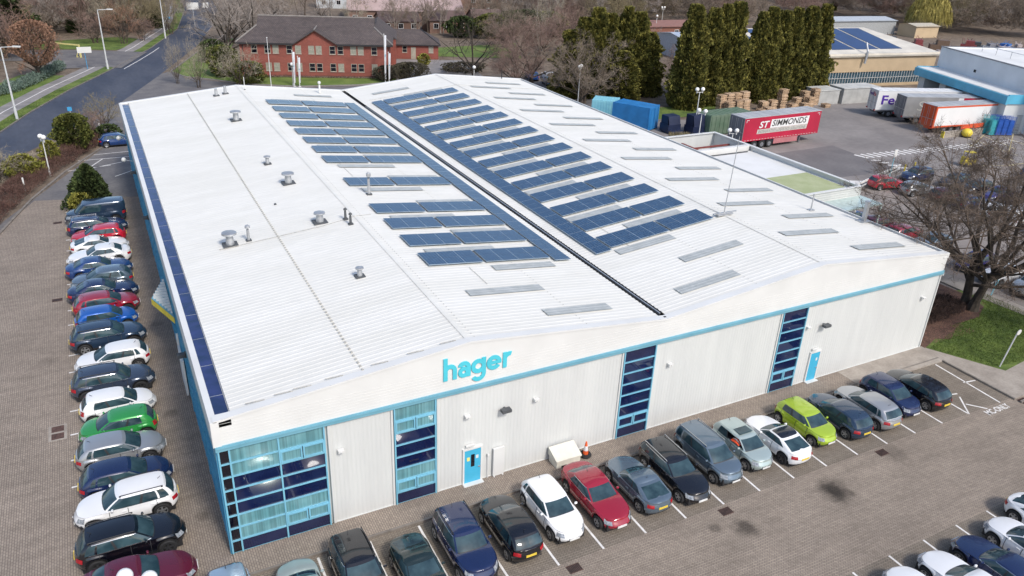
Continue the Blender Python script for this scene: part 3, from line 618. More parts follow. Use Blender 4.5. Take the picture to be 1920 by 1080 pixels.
def make_car_meshes(kind):
    c = CT[kind]; a = c['L']/2; hw = c['W']/2; sill = .21 if kind != 'suv' else .27; wr = c['wr']
    xf, xr = a-c['fo'], -a+c['ro']; ar = wr+.06
    def zb(x):
        if x >= c['cowl']: t = (x-c['cowl'])/(a-c['cowl']); return lerp(c['belt'], c['hz'], t**1.5)-.05*max(0, (t-.85)/.15)**2
        if x <= c['rb']: t = (c['rb']-x)/max(.05, a+c['rb']); return lerp(c['tz'], c['tz']-.05, t**2)
        return lerp(c['belt'], c['tz']+.03, max(0, (c['cowl']-x)/(c['cowl']-c['rb'])))
    def zs(x):
        z = sill+.10*sst(a-.45, a, abs(x))
        for xw in (xf, xr):
            d = abs(x-xw)
            if d < ar: z = max(z, wr+math.sqrt(ar*ar-d*d))
        return z
    def plan(x): 
        s = min(1, abs(x)/a); p, q = (4.6, 2.5) if x > 0 else (7.5, 2.6)
        return (1-s**p)**(1/q)
    def bt(t): return hw*(.935+.065*sst(0, .35, t)-.075*sst(.55, 1, t))
    def fx(x, t):
        if x > 0: k = 1-.035*(1-sst(0, .4, t))-.075*sst(.5, 1, t)
        else: k = 1-.03*(1-sst(0, .35, t))-.035*sst(.6, 1, t)
        return lerp(1, k, sst(.6*a, a, abs(x)))
    def P(x, t, s, off=0):
        X = x*fx(x, t); y = bt(t)*plan(x); z0 = zs(X); z = lerp(z0, zb(X), t)
        if off:
            e = 1e-3; xx = min(a*.999, max(-a*.999, x)); p0 = Vector(P(xx, t, s)); pu = Vector(P(xx-e if xx > 0 else xx+e, t, s)); pv = Vector(P(xx, max(0, t-.02), s))
            n = (pu-p0).cross(pv-p0)
            if n.length > 0: n.normalize()
            if n.y*s < 0 or (abs(n.y) < .05 and n.x*x < 0): n = -n
            return tuple(Vector((X, s*y, z))+n*off)
        return (X, s*y, z)
    # stations
    xs = set()
    for i in range(15): xs.add(round(a*math.cos(PI*.5*i/14*1.0) if i else a, 4)); xs.add(round(-a*math.cos(PI*.5*i/14), 4))
    for k in range(30): xs.add(round(-a+2*a*(k+.5)/30, 4))
    for xw in (xf, xr):
        for i in range(13): xs.add(round(xw+ar*math.cos(PI*i/12)*.9999, 4))
        xs.add(round(xw+ar+.005, 4)); xs.add(round(xw-ar-.005, 4))
    for s in (.985, .995, .999): xs.add(a*s); xs.add(-a*s)
    xs = sorted(xs, reverse=True); T = [0, .08, .2, .35, .5, .62, .75, .86, .94, 1.0]
    b = MB(); n = len(xs); m = len(T)
    for s in (1, -1):
        k = len(b.v)
        for x in xs:
            for t in T: b.v.append(P(x, t, s))
        for i in range(n-1):
            for j in range(m-1):
                q = (k+i*m+j, k+(i+1)*m+j, k+(i+1)*m+j+1, k+i*m+j+1); b.f.append(q if s > 0 else q[::-1]); b.m.append(1 if (j == 0 or (kind == 'suv' and j == 1)) else 0)
    # top cap
    nc = 8; k = len(b.v); crown = .055
    def cap(x, u):
        X, y, z = P(x, 1, 1); yy = y*u; return (X, yy, z+crown*(1-u*u)*min(1, (a-abs(X))/.25))
    for x in xs:
        for j in range(nc+1): b.v.append(cap(x, 1-2*j/nc))
    for i in range(n-1):
        for j in range(nc): b.f.append((k+i*(nc+1)+j, k+(i+1)*(nc+1)+j, k+(i+1)*(nc+1)+j+1, k+i*(nc+1)+j+1)[::-1]); b.m.append(0)
    # greenhouse
    ring = [(1, 0), (.996, .25), (.982, .5), (.955, .72), (.925, .84), (.875, .915), (.8, .955), (.6, .985), (.35, .998), (.12, 1), (.02, 1), (-.06, 1), (-.3, .998), (-.5, .99), (-.565, .985), (-.72, .965), (-.82, .94), (-.9, .895), (-.95, .82), (-.975, .68), (-.99, .45), (-.997, .25), (-1, 0)]
    TT = [0, .09, .35, .62, .86, .95, 1.0]
    def G(i, t, s, o=0):
        sx, sy = ring[i]; f0, f1, r0, r1 = c['cowl']+.05, c['wt'], c['rb'], c['rt']
        tb = t; bulge = .05*math.sin(PI*min(1, t))
        fr = lerp(f0, f1, tb)+bulge; re = lerp(r0, r1, tb)-bulge*1.3; mid = (fr+re)/2; X = mid+sx*(fr-re)/2
        w0, w1 = .915*hw, (.76 if kind != 'van' else .86)*hw
        w = lerp(w0, w1, t**1.15); w -= .05*max(0, (t-.86)/.14)**2
        zt = c['H']-.05-.035*sx*sx-(.04 if sx < 0 and kind in ('coupe', 'hatch') else 0)*sx*sx; z0 = zb(max(-a, min(a, X)))+.0*crown
        z0b = zb(lerp(r0, f0, (sx+1)/2))+ (crown*.8*(1-sy*sy))
        return (X+o*sx, s*(sy*w+o*sy), lerp(z0b-.01, zt, t))
    R = len(ring); M = len(TT); k0 = {}
    for s in (1, -1):
        k = len(b.v); k0[s] = k
        for i in range(R):
            for t in TT: b.v.append(G(i, t, s))
    glass = dict(windscreen=[], rear_window=[], side_window=[])
    sw = {}
    for s in (1, -1):
        k = k0[s]
        for i in range(R-1):
            for j in range(M-1):
                q = (k+i*M+j, k+(i+1)*M+j, k+(i+1)*M+j+1, k+i*M+j+1); q = q if s > 0 else q[::-1]
                key = None
                if 1 <= j <= 3:
                    if i < 4: key = 'windscreen'
                    elif i >= 18 and kind != 'van': key = 'rear_window'
                    elif 5 <= i <= 9: key = ('side_window', s, 0)
                    elif 11 <= i <= 12 and kind != 'van': key = ('side_window', s, 1)
                    elif i == 14 and kind in ('hatch', 'suv', 'estate', 'mpv'): key = ('side_window', s, 2)
                    elif i in (13,) and kind in ('saloon', 'coupe', 'small', 'hatch', 'suv', 'estate', 'mpv') : key = ('side_window', s, 1) if kind in ('small', 'saloon', 'coupe') else None
                    elif i == 15 and kind in ('estate', 'suv', 'mpv'): key = ('side_window', s, 2)
                if key: sw.setdefault(key, []).append(q)
                else: b.f.append(q); b.m.append(1 if (j == 0 and i < 4) or (1 <= j <= 3 and i in (10,) and kind != 'van') else 0)
    # roof cap
    k = len(b.v)
    for i in range(R):
        X, y, z = G(i, 1, 1)
        for j in range(nc+1): u = 1-2*j/nc; b.v.append((X, y*u, z+.045*(1-u*u)*(1-ring[i][0]**4)))
    for i in range(R-1):
        for j in range(nc): b.f.append((k+i*(nc+1)+j, k+(i+1)*(nc+1)+j, k+(i+1)*(nc+1)+j+1, k+i*(nc+1)+j+1)[::-1]); b.m.append(2)
    # dark underbody and inner arches
    b.box(-a+.25, a-.25, -hw+.22, hw-.22, .16, .55, 1)
    parts = []
    body = b; parts.append(('body', body, ['PAINT', M_plas, 'ROOF'], None, True))
    for key, qs in sw.items():
        g = MB(); mp = {}
        for q in qs:
            f = []
            for vi in q:
                if vi not in mp: mp[vi] = len(g.v); g.v.append(b.v[vi])
                f.append(mp[vi])
            g.f.append(tuple(f)); g.m.append(0)
        nm = key if isinstance(key, str) else key[0]
        parts.append((nm, g, [M_glass], 'open' if key == ('side_window', -1, 0) else None, True))
    def patch(x0, x1, t0, t1, s, off, nu=8, nv=3):
        g = MB(); g.grid(lambda u, v: P(lerp(x0, x1, u), lerp(t0, t1, v), s, off), nu, nv)
        if s < 0: g.f = [f[::-1] for f in g.f]
        return g
    def join(gs):
        g = MB()
        for h in gs: n = len(g.v); g.v += h.v; g.f += [tuple(n+i for i in f) for f in h.f]; g.m += h.m
        return g
    for s in (1, -1):
        parts.append(('headlight', patch(a*.80, a*.95, .58, .86, s, .012), [M_head], None, True))
        if kind in ('estate', 'mpv', 'small'): parts.append(('tail_light', patch(-a*.88, -a*.965, .58, .97, s, .012), [M_tail], None, True))
        else: parts.append(('tail_light', patch(-a*.86, -a*.968, .60, .84, s, .012), [M_tail], None, True))
        if kind in ('estate', 'saloon', 'suv', 'mpv', 'hatch'):
            g = MB()
            for i in range(5, 15):
                for (t0, t1) in ((.05, .10), (.87, .91)):
                    q = [G(i, t0, s, .008), G(i+1, t0, s, .008), G(i+1, t1, s, .008), G(i, t1, s, .008)]; g.poly(q if s > 0 else q[::-1])
            if kind in ('estate', 'saloon', 'suv'): parts.append(('window_trim', g, [M_chrome], None, True))
        # mirror
        g = MB(); mx = c['cowl']-.38; my = hw*.93; g.lathe([(.01, -.09), (.07, -.06), (.085, 0), (.07, .06), (.01, .09)], (0, 0, 0), 8, 0, 'Y')
        g.v = [(mx+v[0]*.75, s*(my+.10)+v[1], c['belt']+.10+v[2]*.8) for v in g.v]; parts.append(('mirror', g, ['PAINT'], None, True))
    gr = join([patch(a*.988, a*.9999, .34, .56, s, .012, 6, 2) for s in (1, -1)]+[patch(a*.975, a*.9999, .06, .22, s, .012, 6, 2) for s in (1, -1)])
    parts.append(('grille', gr, [M_plas], None, True))
    # seams & handles
    sm = MB(); gs = []
    doors = [c['cowl']-.22, -.02, lerp(-.02, xr, .88)] if kind not in ('coupe',) else [c['cowl']-.22, -.45]
    for s in (1, -1):
        for x in doors: gs.append(patch(x, x-.026, .1, .99, s, .004, 1, 8))
        gs.append(patch(a*.93, c['cowl']+.05, .975, .995, s, .004, 12, 1))
        gs.append(patch(xf-ar-.02, xr+ar+.02, .09, .12, s, .004, 12, 1))
        gs.append(patch(-a*.93, -a*.9995, .56, .585, s, .004, 6, 1))
    parts.append(('panel_seam', join(gs), [M_plas], None, False))
    hs = MB()
    for s in (1, -1):
        for x in doors[1:]: hs.box(x+.08, x+.24, s*hw*.985-.015, s*hw*.985+.015, c['belt']-.16, c['belt']-.12)
    parts.append(('door_handle', hs, ['PAINT'], None, False))
    g = MB(); g.box(a-.015, a+.012, -.26, .26, .40, .51); parts.append(('number_plate', g, [M_pw], None, False))
    g = MB(); zt = .62 if kind not in ('suv', 'van', 'mpv') else .70; g.box(-a-.012, -a+.02, -.26, .26, zt-.05, zt+.06); parts.append(('number_plate', g, [M_py], None, False))
    g = MB(); g.tube((c['rt']+.25, 0, c['H']-.03), (c['rt']+.12, 0, c['H']+.08), .012, n=5); parts.append(('aerial', g, [M_plas], None, False))
    if kind in ('suv', 'estate', 'mpv'):
        for s in (1, -1):
            g = MB(); y = s*hw*.70; g.tube((c['wt']-.1, y, c['H']-.01), (c['rt']+.1, y, c['H']-.01), .02, n=6); g.box(c['wt']-.12, c['wt']-.04, y-.02, y+.02, c['H']-.07, c['H']-.01); g.box(c['rt']+.08, c['rt']+.16, y-.02, y+.02, c['H']-.08, c['H']-.01); parts.append(('roof_rail', g, [M_chrome if kind != 'suv' else M_plas], None, False))
    wheels = []
    for xw in (xf, xr):
        for s in (1, -1):
            w = MB(); w.lathe([(wr*.62, -.10), (wr*.9, -.11), (wr, -.08), (wr, .08), (wr*.9, .11), (wr*.62, .10)], (0, 0, 0), 22, 0, 'Y'); w.lathe([(.01, -.03*s), (wr*.62, -.03*s)], (0, 0, 0), 22, 0, 'Y'); w.v = [(v[0]+xw, v[1]+s*(hw-.13), v[2]+wr) for v in w.v]
            r = MB()
            for k in range(5):
                an = 2*PI*k/5+.3; d = Vector((math.cos(an), 0, math.sin(an))); t = Vector((-d.z, 0, d.x)); yo = .085*s
                a0, a1 = d*wr*.08, d*wr*.6; q = [a0+t*.035, a1+t*.05, a1-t*.05, a0-t*.035]; q = [(p.x, yo, p.z) for p in q]; r.poly(q if s < 0 else q[::-1])
                q2 = [(p[0], yo-.03*s, p[2]) for p in q]
                for e in range(4): r.poly([q[e], q2[e], q2[(e+1) % 4], q[(e+1) % 4]])
            r.lathe([(.001, .095*s), (wr*.16, .09*s), (wr*.17, .06*s)], (0, 0, 0), 12, 0, 'Y'); r.lathe([(wr*.56, .09*s), (wr*.65, .105*s)], (0, 0, 0), 22, 0, 'Y')
            r.v = [(v[0]+xw, v[1]+s*(hw-.13), v[2]+wr) for v in r.v]; wheels.append((w, r))
    return parts, wheels
def proto(kind):
    if kind in CARDB: return CARDB[kind]
    parts, wheels = make_car_meshes(kind); out = []
    tmp = PC['grey']
    def mk(nm, b, mats, smooth):
        mm = [tmp if isinstance(x, str) else x for x in mats]; o = b.build(nm, mm, None, smooth, link=False); return o, [x if isinstance(x, str) else None for x in mats]
    for nm, b, mats, fl, sm in parts: out.append((nm, *mk(nm, b, mats, sm), [], fl))
    for w, r in wheels:
        o, f = mk('wheel', w, [M_tyre], True); o2, f2 = mk('rim', r, ['RIM'], False); out.append(('wheel', o, f, [('rim', o2, f2)], None))
    CARDB[kind] = out; return out
def car(kind, col, x, y, head, label, group, rim=None, roof=None, z=.012, lite=False, skip=(), name=None, scale=1.0):
    root = empty(name or {'suv': 'parked_suv', 'van': 'parked_van', 'estate': 'parked_estate_car', 'saloon': 'parked_saloon_car', 'coupe': 'parked_coupe', 'mpv': 'parked_people_carrier'}.get(kind, 'parked_hatchback'), (x, y, z), math.radians(head), label, 'van' if kind == 'van' else 'car', group)
    root.scale = (scale,)*3
    M = {'PAINT': PC[col], 'ROOF': PC[roof or col], 'RIM': rim or M_rim}
    def place(src, flags, parent):
        o = src.copy(); COL.objects.link(o); o.parent = parent
        for i, f in enumerate(flags):
            if f: o.material_slots[i].link = 'OBJECT'; o.material_slots[i].material = M[f]
        return o
    for nm, src, fl, subs, flag in proto(kind):
        if flag and flag in skip: continue
        if lite and nm in ('aerial', 'number_plate', 'panel_seam', 'door_handle'): continue
        o = place(src, fl, root)
        for (n2, s2, f2) in subs: place(s2, f2, o)
    return root
G1 = 'cars parked nose to tail beside the blue side wall'; G2 = 'cars parked along the front wall'; G3 = 'cars in the row at the near right corner'; G4 = 'cars in the car park behind the bare tree'
R0, R1 = 0, 180
LR = [('saloon', 'maroon', -3.8, -.35, 0, 'dark maroon saloon car beneath the twin globe lamp at the near left corner'),
 ('suv', 'black', -3.9, 2.1, 0, 'glossy black estate SUV with silver window trim, between the maroon saloon and a white SUV'),
 ('suv', 'white', -3.9, 4.75, 180, 'white SUV with black roof rails facing left, second car up from the maroon saloon'),
 ('hatch', 'navy', -3.8, 6.9, 0, 'dark navy hatchback between the white SUV with roof rails and the silver hatchback'),
 ('hatch', 'silver', -3.9, 9.3, 0, 'silver hatchback with a grey roof below the bright green hatchback'),
 ('small', 'green', -3.9, 11.5, 180, 'bright green hatchback facing left beside the blue side wall'),
 ('small', 'white', -3.8, 13.75, 0, 'white hatchback with red tail lamps just above the green hatchback'),
 ('suv', 'grey', -3.9, 16.35, 0, 'dark grey SUV just above the white hatchback that has red tail lamps'),
 ('hatch', 'white', -3.8, 19.2, 180, 'white hatchback facing left between two dark grey SUVs'),
 ('suv', 'slate', -3.9, 22.2, 0, 'slate grey SUV with silver window line, parked below the bright blue hatchback'),
 ('small', 'blue', -3.9, 24.9, 0, 'bright blue hatchback facing right below the purple red car'),
 ('hatch', 'dred', -3.8, 27.3, 0, 'purple red hatchback with a long bonnet above the bright blue hatchback'),
 ('saloon', 'navy', -3.9, 29.6, 0, 'navy saloon nearly hidden between the purple red hatchback and a blue grey hatchback'),
 ('hatch', 'bluegrey', -3.9, 31.7, 180, 'blue grey hatchback facing left, above the half hidden navy saloon'),
 ('saloon', 'midblue', -4.0, 34.0, 0, 'dark blue saloon squeezed in just below the white saloon facing left'),
 ('saloon', 'white', -3.9, 36.5, 180, 'white saloon facing left, lower of the two white cars under the red hatchback'),
 ('coupe', 'white', -3.8, 38.8, 0, 'small white car with a black rear window directly below the bright red hatchback'),
 ('hatch', 'red', -3.8, 41.0, 180, 'bright red hatchback facing left in the upper part of the side row'),
 ('estate', 'navy', -3.8, 43.4, 0, 'dark blue estate car with silver window line between the van and the red hatchback'),
 ('van', 'slate', -3.8, 46.2, 180, 'dark grey panel van in front of the cone shaped evergreen bush')]
for k, cc, x, y, h, lab in LR:
    rr = rnd.uniform(-1.5, 1.5); car(k, cc, x, y, h+rr, lab, G1, rim=M_rimd if rnd.random() < .3 else None)
car('hatch', 'midblue', -.6, 71.6, 0, 'dark blue hatchback parked alone beyond the far left corner of the warehouse', 'cars parked behind the warehouse')
FR = [('hatch', 'iceblue', -.5, -3.5, -90, 'pale blue hatchback at the bottom edge, straight below the building corner'),
 ('hatch', 'icegreen', 2.2, -4.2, 90, 'pale teal hatchback with only its tail window in view, below the corner glazing'),
 ('suv', 'black', 4.6, -4.0, -90, 'black SUV with a pale windscreen, leftmost dark car of the front row'),
 ('coupe', 'dgreen', 7.0, -5.0, -90, 'dark green black coupe between the black SUV and the navy SUV at the front'),
 ('suv', 'navy', 9.4, -4.3, -90, 'navy SUV with a big blue bonnet between the dark green coupe and the black hatchback'),
 ('hatch', 'black', 11.8, -4.1, 90, 'black hatchback showing its tail and yellow number plate, beside the white hatchback'),
 ('hatch', 'white', 14.2, -3.9, -90, 'white hatchback facing out between the black hatchback and the dark red one'),
 ('saloon', 'dred', 16.65, -3.95, -90, 'dark red liftback facing out, in front of the white bin and cone'),
 ('coupe', 'bluegrey', 19.1, -4.05, 90, 'blue grey coupe showing its tail, between the dark red liftback and a black estate'),
 ('estate', 'black', 21.4, -4.1, -90, 'black estate car with a navy bonnet facing out, beside the blue grey coupe'),
 ('mpv', 'bluegrey', 23.9, -3.8, -90, 'grey blue people carrier with silver roof rails, below the second window column'),
 ('small', 'icegreen', 26.2, -3.9, -90, 'pale silver green hatchback with an open sunroof and an orange jacket in its side window'),
 ('coupe', 'white', 28.45, -4.2, 90, 'white sports coupe with a black glass roof showing its tail'),
 ('small', 'lime', 31.1, -3.8, -90, 'lime green hatchback facing out below the wall between the window columns'),
 ('hatch', 'slate', 33.5, -4.0, 90, 'dark slate blue hatchback showing its tail, right of the lime green hatchback'),
 ('hatch', 'silver', 35.8, -4.1, 90, 'silver hatchback showing its tail, in front of the second cyan door'),
 ('small', 'navy', 38.1, -3.9, -90, 'navy hatchback facing out, second car from the right end of the front row'),
 ('hatch', 'black', 40.4, -4.0, 90, 'black hatchback with tall red tail lamps at the right end of the front row')]
for k, cc, x, y, h, lab in FR:
    ro = car(k, cc, x, y, h+rnd.uniform(-1, 1), lab, G2, rim=M_rimd if cc in ('white',) and k == 'coupe' else None, skip=('open',) if 'jacket' in lab else (), roof='black' if k == 'coupe' and cc == 'white' else None)
    if 'jacket' in lab: JC = ro
NR = [('coupe', 'white', 35.7, -15.2, 90, 'white coupe with its red tail lamp showing, uppermost of the near right row'),
 ('hatch', 'white', 33.2, -15.7, 90, 'white hatchback with a dark front grille between the white coupe and the dark navy saloon'),
 ('saloon', 'navy', 30.6, -16.0, 90, 'dark navy saloon between two white cars in the near right row'),
 ('saloon', 'white', 28.25, -16.0, 90, 'white saloon with a broad windscreen just left of the dark navy saloon'),
 ('hatch', 'white', 25.9, -15.8, 90, 'white hatchback at the bottom edge, second from the left of the near right row'),
 ('small', 'midblue', 23.6, -15.9, 90, 'blue hatchback barely in view at the bottom edge, left of the near right row')]
for k, cc, x, y, h, lab in NR: car(k, cc, x, y, h if 'tail lamp' not in lab else -90, lab, G3)
PK = [(62.8, 17.4, 0, 'hatch', 'maroon', 'crimson hatchback seen just past the right roof edge, left one of the crimson pair'), (63.2, 14.9, 0, 'hatch', 'dred', 'crimson hatchback nearer to the bare tree than its crimson neighbour'), (61.8, 19.9, 0, 'hatch', 'midblue', 'blue hatchback reflecting sky beside the chimney at the right roof edge'),
 (63.6, 12.2, 180, 'saloon', 'iceblue', 'pale blue saloon left of the bare tree trunk, beside the crimson pair'), (62.9, 5.0, 180, 'saloon', 'white', 'white saloon right of the bare tree trunk, behind the silver blue SUV'), (63.0, 2.4, 180, 'suv', 'silver', 'silver SUV with a blue bonnet facing the lawn at the right edge'), (63.1, -.2, 180, 'hatch', 'slate', 'dark hatchback at the far right edge next to the silver SUV facing the lawn'), (63.2, 7.6, 180, 'hatch', 'purple', 'violet blue hatchback between the two stems of the bare tree'),
 (74.8, 26.4, -14, 'hatch', 'red', 'bright red hatchback by the barrier rail in the right car park'), (76.4, 23.6, -10, 'hatch', 'silver', 'silver hatchback with a blue rear window just below the bright red hatchback'), (80.6, 26.9, 180, 'suv', 'navy', 'dark navy SUV beyond the bright red hatchback, under the lamp bollards'),
 (77.6, 20.8, -8, 'hatch', 'maroon', 'maroon hatchback behind the left twigs of the bare tree'), (78, 18.2, -5, 'saloon', 'midblue', 'deep blue saloon half hidden by the left twigs of the bare tree'), (78.2, 15.6, 0, 'estate', 'white', 'white estate car behind the middle of the bare tree crown'), (78.2, 13.0, 0, 'van', 'white', 'white van behind the middle of the bare tree crown'), (78.2, 10.4, 0, 'hatch', 'white', 'white hatchback just right of the main stem, behind the bare tree'), (78.2, 7.8, 0, 'hatch', 'blue', 'bright blue hatchback right of the bare tree stem'), (78.2, 5.2, 0, 'saloon', 'teal', 'teal blue saloon lowest of the blue cars behind the bare tree'), (78.2, 2.6, 0, 'hatch', 'teal', 'teal hatchback near the right edge behind the bare tree branches'),
 (83.4, 24, 180, 'hatch', 'slate', 'slate hatchback behind the top left twigs of the bare tree'), (83.4, 21.4, 180, 'hatch', 'black', 'black hatchback behind the upper left twigs of the bare tree'), (83.4, 18.8, 180, 'saloon', 'purple', 'purple blue saloon behind the upper crown of the bare tree'), (83.4, 16.2, 180, 'suv', 'black', 'black SUV behind the centre of the bare tree crown'), (83.4, 13.6, 180, 'hatch', 'silver', 'silver hatchback behind the right part of the bare tree crown'), (83.4, 11.0, 180, 'hatch', 'white', 'white hatchback beside a black SUV behind the right half of the tree'), (83.4, 8.4, 180, 'suv', 'black', 'black SUV beside the white hatchback behind the right half of the tree'), (83.4, 5.8, 180, 'hatch', 'navy', 'navy hatchback at the right edge level with the tree crown'),
 (96.5, 22.5, 0, 'estate', 'midblue', 'blue estate car top right, above the tree crown near the crossing'), (96.5, 20, 0, 'suv', 'purple', 'violet blue SUV top right next to the blue estate car'), (96.5, 17.4, 0, 'saloon', 'navy', 'navy saloon top right, two cars over from the blue estate car'), (96.5, 14.8, 0, 'hatch', 'teal', 'teal hatchback at the top right edge of the car park'), (101.6, 22.5, 180, 'hatch', 'grey', 'grey hatchback nose to nose with the blue estate car at top right'), (101.6, 19.9, 180, 'hatch', 'midblue', 'mid blue hatchback nose to nose with the violet blue SUV'), (101.6, 17.3, 180, 'saloon', 'purple', 'violet saloon in the farthest car park row near the right edge'), (101.6, 14.7, 180, 'suv', 'white', 'white SUV in the farthest car park row at the right edge')]
for x, y, h, k, cc, lab in PK: car(k, cc, x, y, h+rnd.uniform(-2, 2), lab, G4, lite=True)
BK = [(66, 93, 75, 'saloon', 'blue', 'blue saloon behind the dark old tree right of the brick office'), (68.6, 92, 75, 'hatch', 'white', 'white hatchback behind the dark old tree right of the brick office'), (71.2, 91, 75, 'hatch', 'white', 'white hatchback seen through the bare tree, right of the blue saloon'), (80, 97, 70, 'suv', 'silver', 'silver SUV seen through the brown crown of the bare tree'), (83, 96, 70, 'saloon', 'white', 'white saloon seen through the brown crown of the bare tree'), (86, 95, 70, 'hatch', 'grey', 'grey hatchback at the edge of the brown bare crown'), (66.5, 88.0, 75, 'small', 'teal', 'small cyan blue car at the foot of the dark old tree')]
for x, y, h, k, cc, lab in BK: car(k, cc, x, y, h, lab, 'cars parked behind the trees by the office', lite=True)
# hi-vis jacket on the driver's seat of the pale green hatchback
M_seat = mat('dark_seat_cloth', (.02, .02, .024), .9); M_hv = mat('orange_jacket_cloth', (.85, .10, .03), .7, scale=9, var=.2); M_hvs = mat('reflective_strip', (.75, .72, .66), .4)
b = MB(); b.box(25.55, 26.85, -4.8, -2.6, .95, 1.0); b.box(26.25, 26.75, -4.0, -3.86, .9, 1.3)
INV = (Matrix.Translation(JC.location) @ Matrix.Rotation(JC.rotation_euler.z, 4, 'Z')).inverted()
def into(o): o.parent = JC; o.matrix_parent_inverse = INV; return o
into(b.build('seat', M_seat))
b = MB()
b.grid(lambda u, v: (25.46+.42*u, -4.35+.62*v, 1.04+.14*math.sin(PI*u)*math.sin(PI*v)+.03*math.sin(9*u+5*v)+.04*v), 12, 12)
o = b.build('jacket', M_hv, None, True); tag(o, 'orange hi-vis jacket with pale strips lying in the pale green hatchback window', 'jacket')
b = MB()
for u0 in (.3, .62): b.grid(lambda u, v: (25.46+.42*(u0+.1*u), -4.35+.62*v, 1.046+.14*math.sin(PI*(u0+.1*u))*math.sin(PI*v)+.03*math.sin(9*(u0+.1*u)+5*v)+.04*v), 2, 12)
b.build('reflective_strip', M_hvs, o, True)
s = MB(); s.box(25.78, 26.62, -4.05, -3.5, 1.475, 1.50); into(s.build('sunroof', M_glass))
# ================================================================ YARD: trailers, containers, pallets
def tmat(n, c, **k): return mat(n, c, k.pop('rough', .5), **k)
M_red = tmat('red_curtain', (.42, .012, .045), scale=.4, var=.12); M_dgrey = tmat('grey_panel', (.16, .165, .18), scale=.6); M_tgrey = tmat('trailer_roof_grey', (.36, .37, .38), scale=.5, col2=(.46, .47, .48))
M_mgrey = tmat('grey_curtain', (.27, .265, .26), scale=.5); M_orange = tmat('orange_red_panel', (.60, .085, .025), scale=.6); M_wht = tmat('white_panel', (.72, .72, .71), scale=.4, var=.04); M_purple = tmat('purple_lettering', (.08, .03, .30)); M_orl = tmat('red_lettering', (.55, .03, .06)); M_ink = tmat('charcoal_lettering', (.05, .05, .05)); M_pale = tmat('pale_lettering', (.48, .46, .42)); M_pink = tmat('skirt_panel', (.42, .16, .17), scale=.7)
def trailer(x, y, rot, side, end, roofm, label, L=13.6, W=2.5, z0=1.15, z1=4.0, legs=True, skirt=None, beams=None):
    """rear end at local x=0, body runs to +x; visible side is -y"""
    t = empty('semi_trailer', (x, y, .012), math.radians(rot), label, 'trailer', 'trailers in the yard')
    b = MB(); b.box(.04, L, -W/2, W/2, z0, z1-.06); b.build('side_curtain', side, t)
    b = MB(); b.box(0, L+.02, -W/2-.03, W/2+.03, z1-.06, z1+.02)
    for k in range(10): b.box(.6+k*1.35, .66+k*1.35, -W/2-.02, W/2+.02, z1+.02, z1+.04)
    b.build('roof', roofm, t)
    b = MB(); b.box(-.04, .04, -W/2, W/2, z0-.15, z1-.06); e = b.build('rear_door', end, t)
    b = MB()
    for yy in (-.9, -.15, .15, .9): b.tube((-.07, yy, z0), (-.07, yy, z1-.2), .025, n=6)
    b.box(-.06, -.04, -W/2, W/2, z0+.95, z0+1.0); b.build('locking_bar', M_zinc, e)
    b = MB(); b.box(.0, L, -W/2-.01, W/2+.01, z0-.18, z0-.0, 0); b.box(.2, L-.2, -.5, .5, z0-.5, z0-.18); b.build('chassis', M_dgrey if not beams else beams, t)
    b = MB()
    for s in (-1, 1): b.box(-.1, -.04, s*W/2-.35*(s > 0), s*W/2+.35*(s < 0), z0-.15, z0+.05)
    b.build('tail_light', M_tail, t)
    for k in range(3):
        for s in (1, -1):
            w = MB(); xx = 2.3+k*1.31; yy = s*(W/2-.2)
            w.lathe([(.02, -.2), (.30, -.2), (.34, -.23), (.5, -.21), (.53, -.15), (.53, .15), (.5, .21), (.34, .23), (.30, .18), (.02, .16)], (xx, yy, .53), 20, 0, 'Y'); wo = w.build('wheel', M_tyre, t, True)
            r = MB(); r.lathe([(.02, -.235), (.1, -.235), (.12, -.2), (.29, -.21)], (xx, yy, .53), 16, 0, 'Y'); r.build('rim', M_dgrey, wo, True)
    if legs:
        b = MB()
        for s in (1, -1): b.box(L-2.8, L-2.66, s*.75-.07, s*.75+.07, .05, z0-.1); b.box(L-2.9, L-2.56, s*.75-.15, s*.75+.15, 0, .06)
        b.build('landing_leg', M_dgrey, t)
    if skirt: b = MB(); b.box(5.6, 9.9, -W/2-.01, -W/2+.03, .42, z0-.2); b.build('side_skirt', skirt, t)
    return t
t = trailer(69.4, 45.3, 1.2, M_red, M_dgrey, M_tgrey, 'crimson curtain sided trailer with white lettering standing in the middle of the yard', W=2.55, z0=1.3, z1=4.15, skirt=M_pink, beams=M_red)
b = MB(); Y = -1.285
def sidebox(b, x0, x1, z0, z1, sh=.0, y=Y): b.poly([(x0, y, z0), (x1, y, z0), (x1+sh, y, z1), (x0+sh, y, z1)])
sidebox(b, 4.55, 11.35, 2.55, 3.65, .12); b.build('lettering_panel', M_wht, t)
b = MB(); sidebox(b, 2.35, 11.25, 1.95, 2.53, .08); b.build('lettering_panel', M_pale, t)
text_obj('lettering', 'ST', 1.15, M_wht, (2.6, Y-.012, 2.72), (PI/2, 0, 0), t, 1.75, .004, .03, .2); text_obj('lettering', 'SIMMONDS', 1.1, M_ink, (4.85, Y-.012, 2.78), (PI/2, 0, 0), t, 6.2, .004, .012, .2)
text_obj('lettering', 'INTEGRATED LOGISTICS SOLUTIONS', .5, M_mgrey, (2.6, Y-.012, 2.06), (PI/2, 0, 0), t, 8.4, .004, 0, .2)
b = MB()
for x0, s in ((.35, 1), (13.3, -1)): b.box(min(x0, x0+s*.4), max(x0, x0+s*.4), Y-.008, Y, 3.82, 3.88); b.box(x0-.03, x0+.03, Y-.008, Y, 3.55, 3.88)
b.build('reflective_marker', M_wht, t)
b = MB()
for k in range(26): b.box(.4+k*.5, .7+k*.5, Y-.008, Y, 1.22, 1.28)
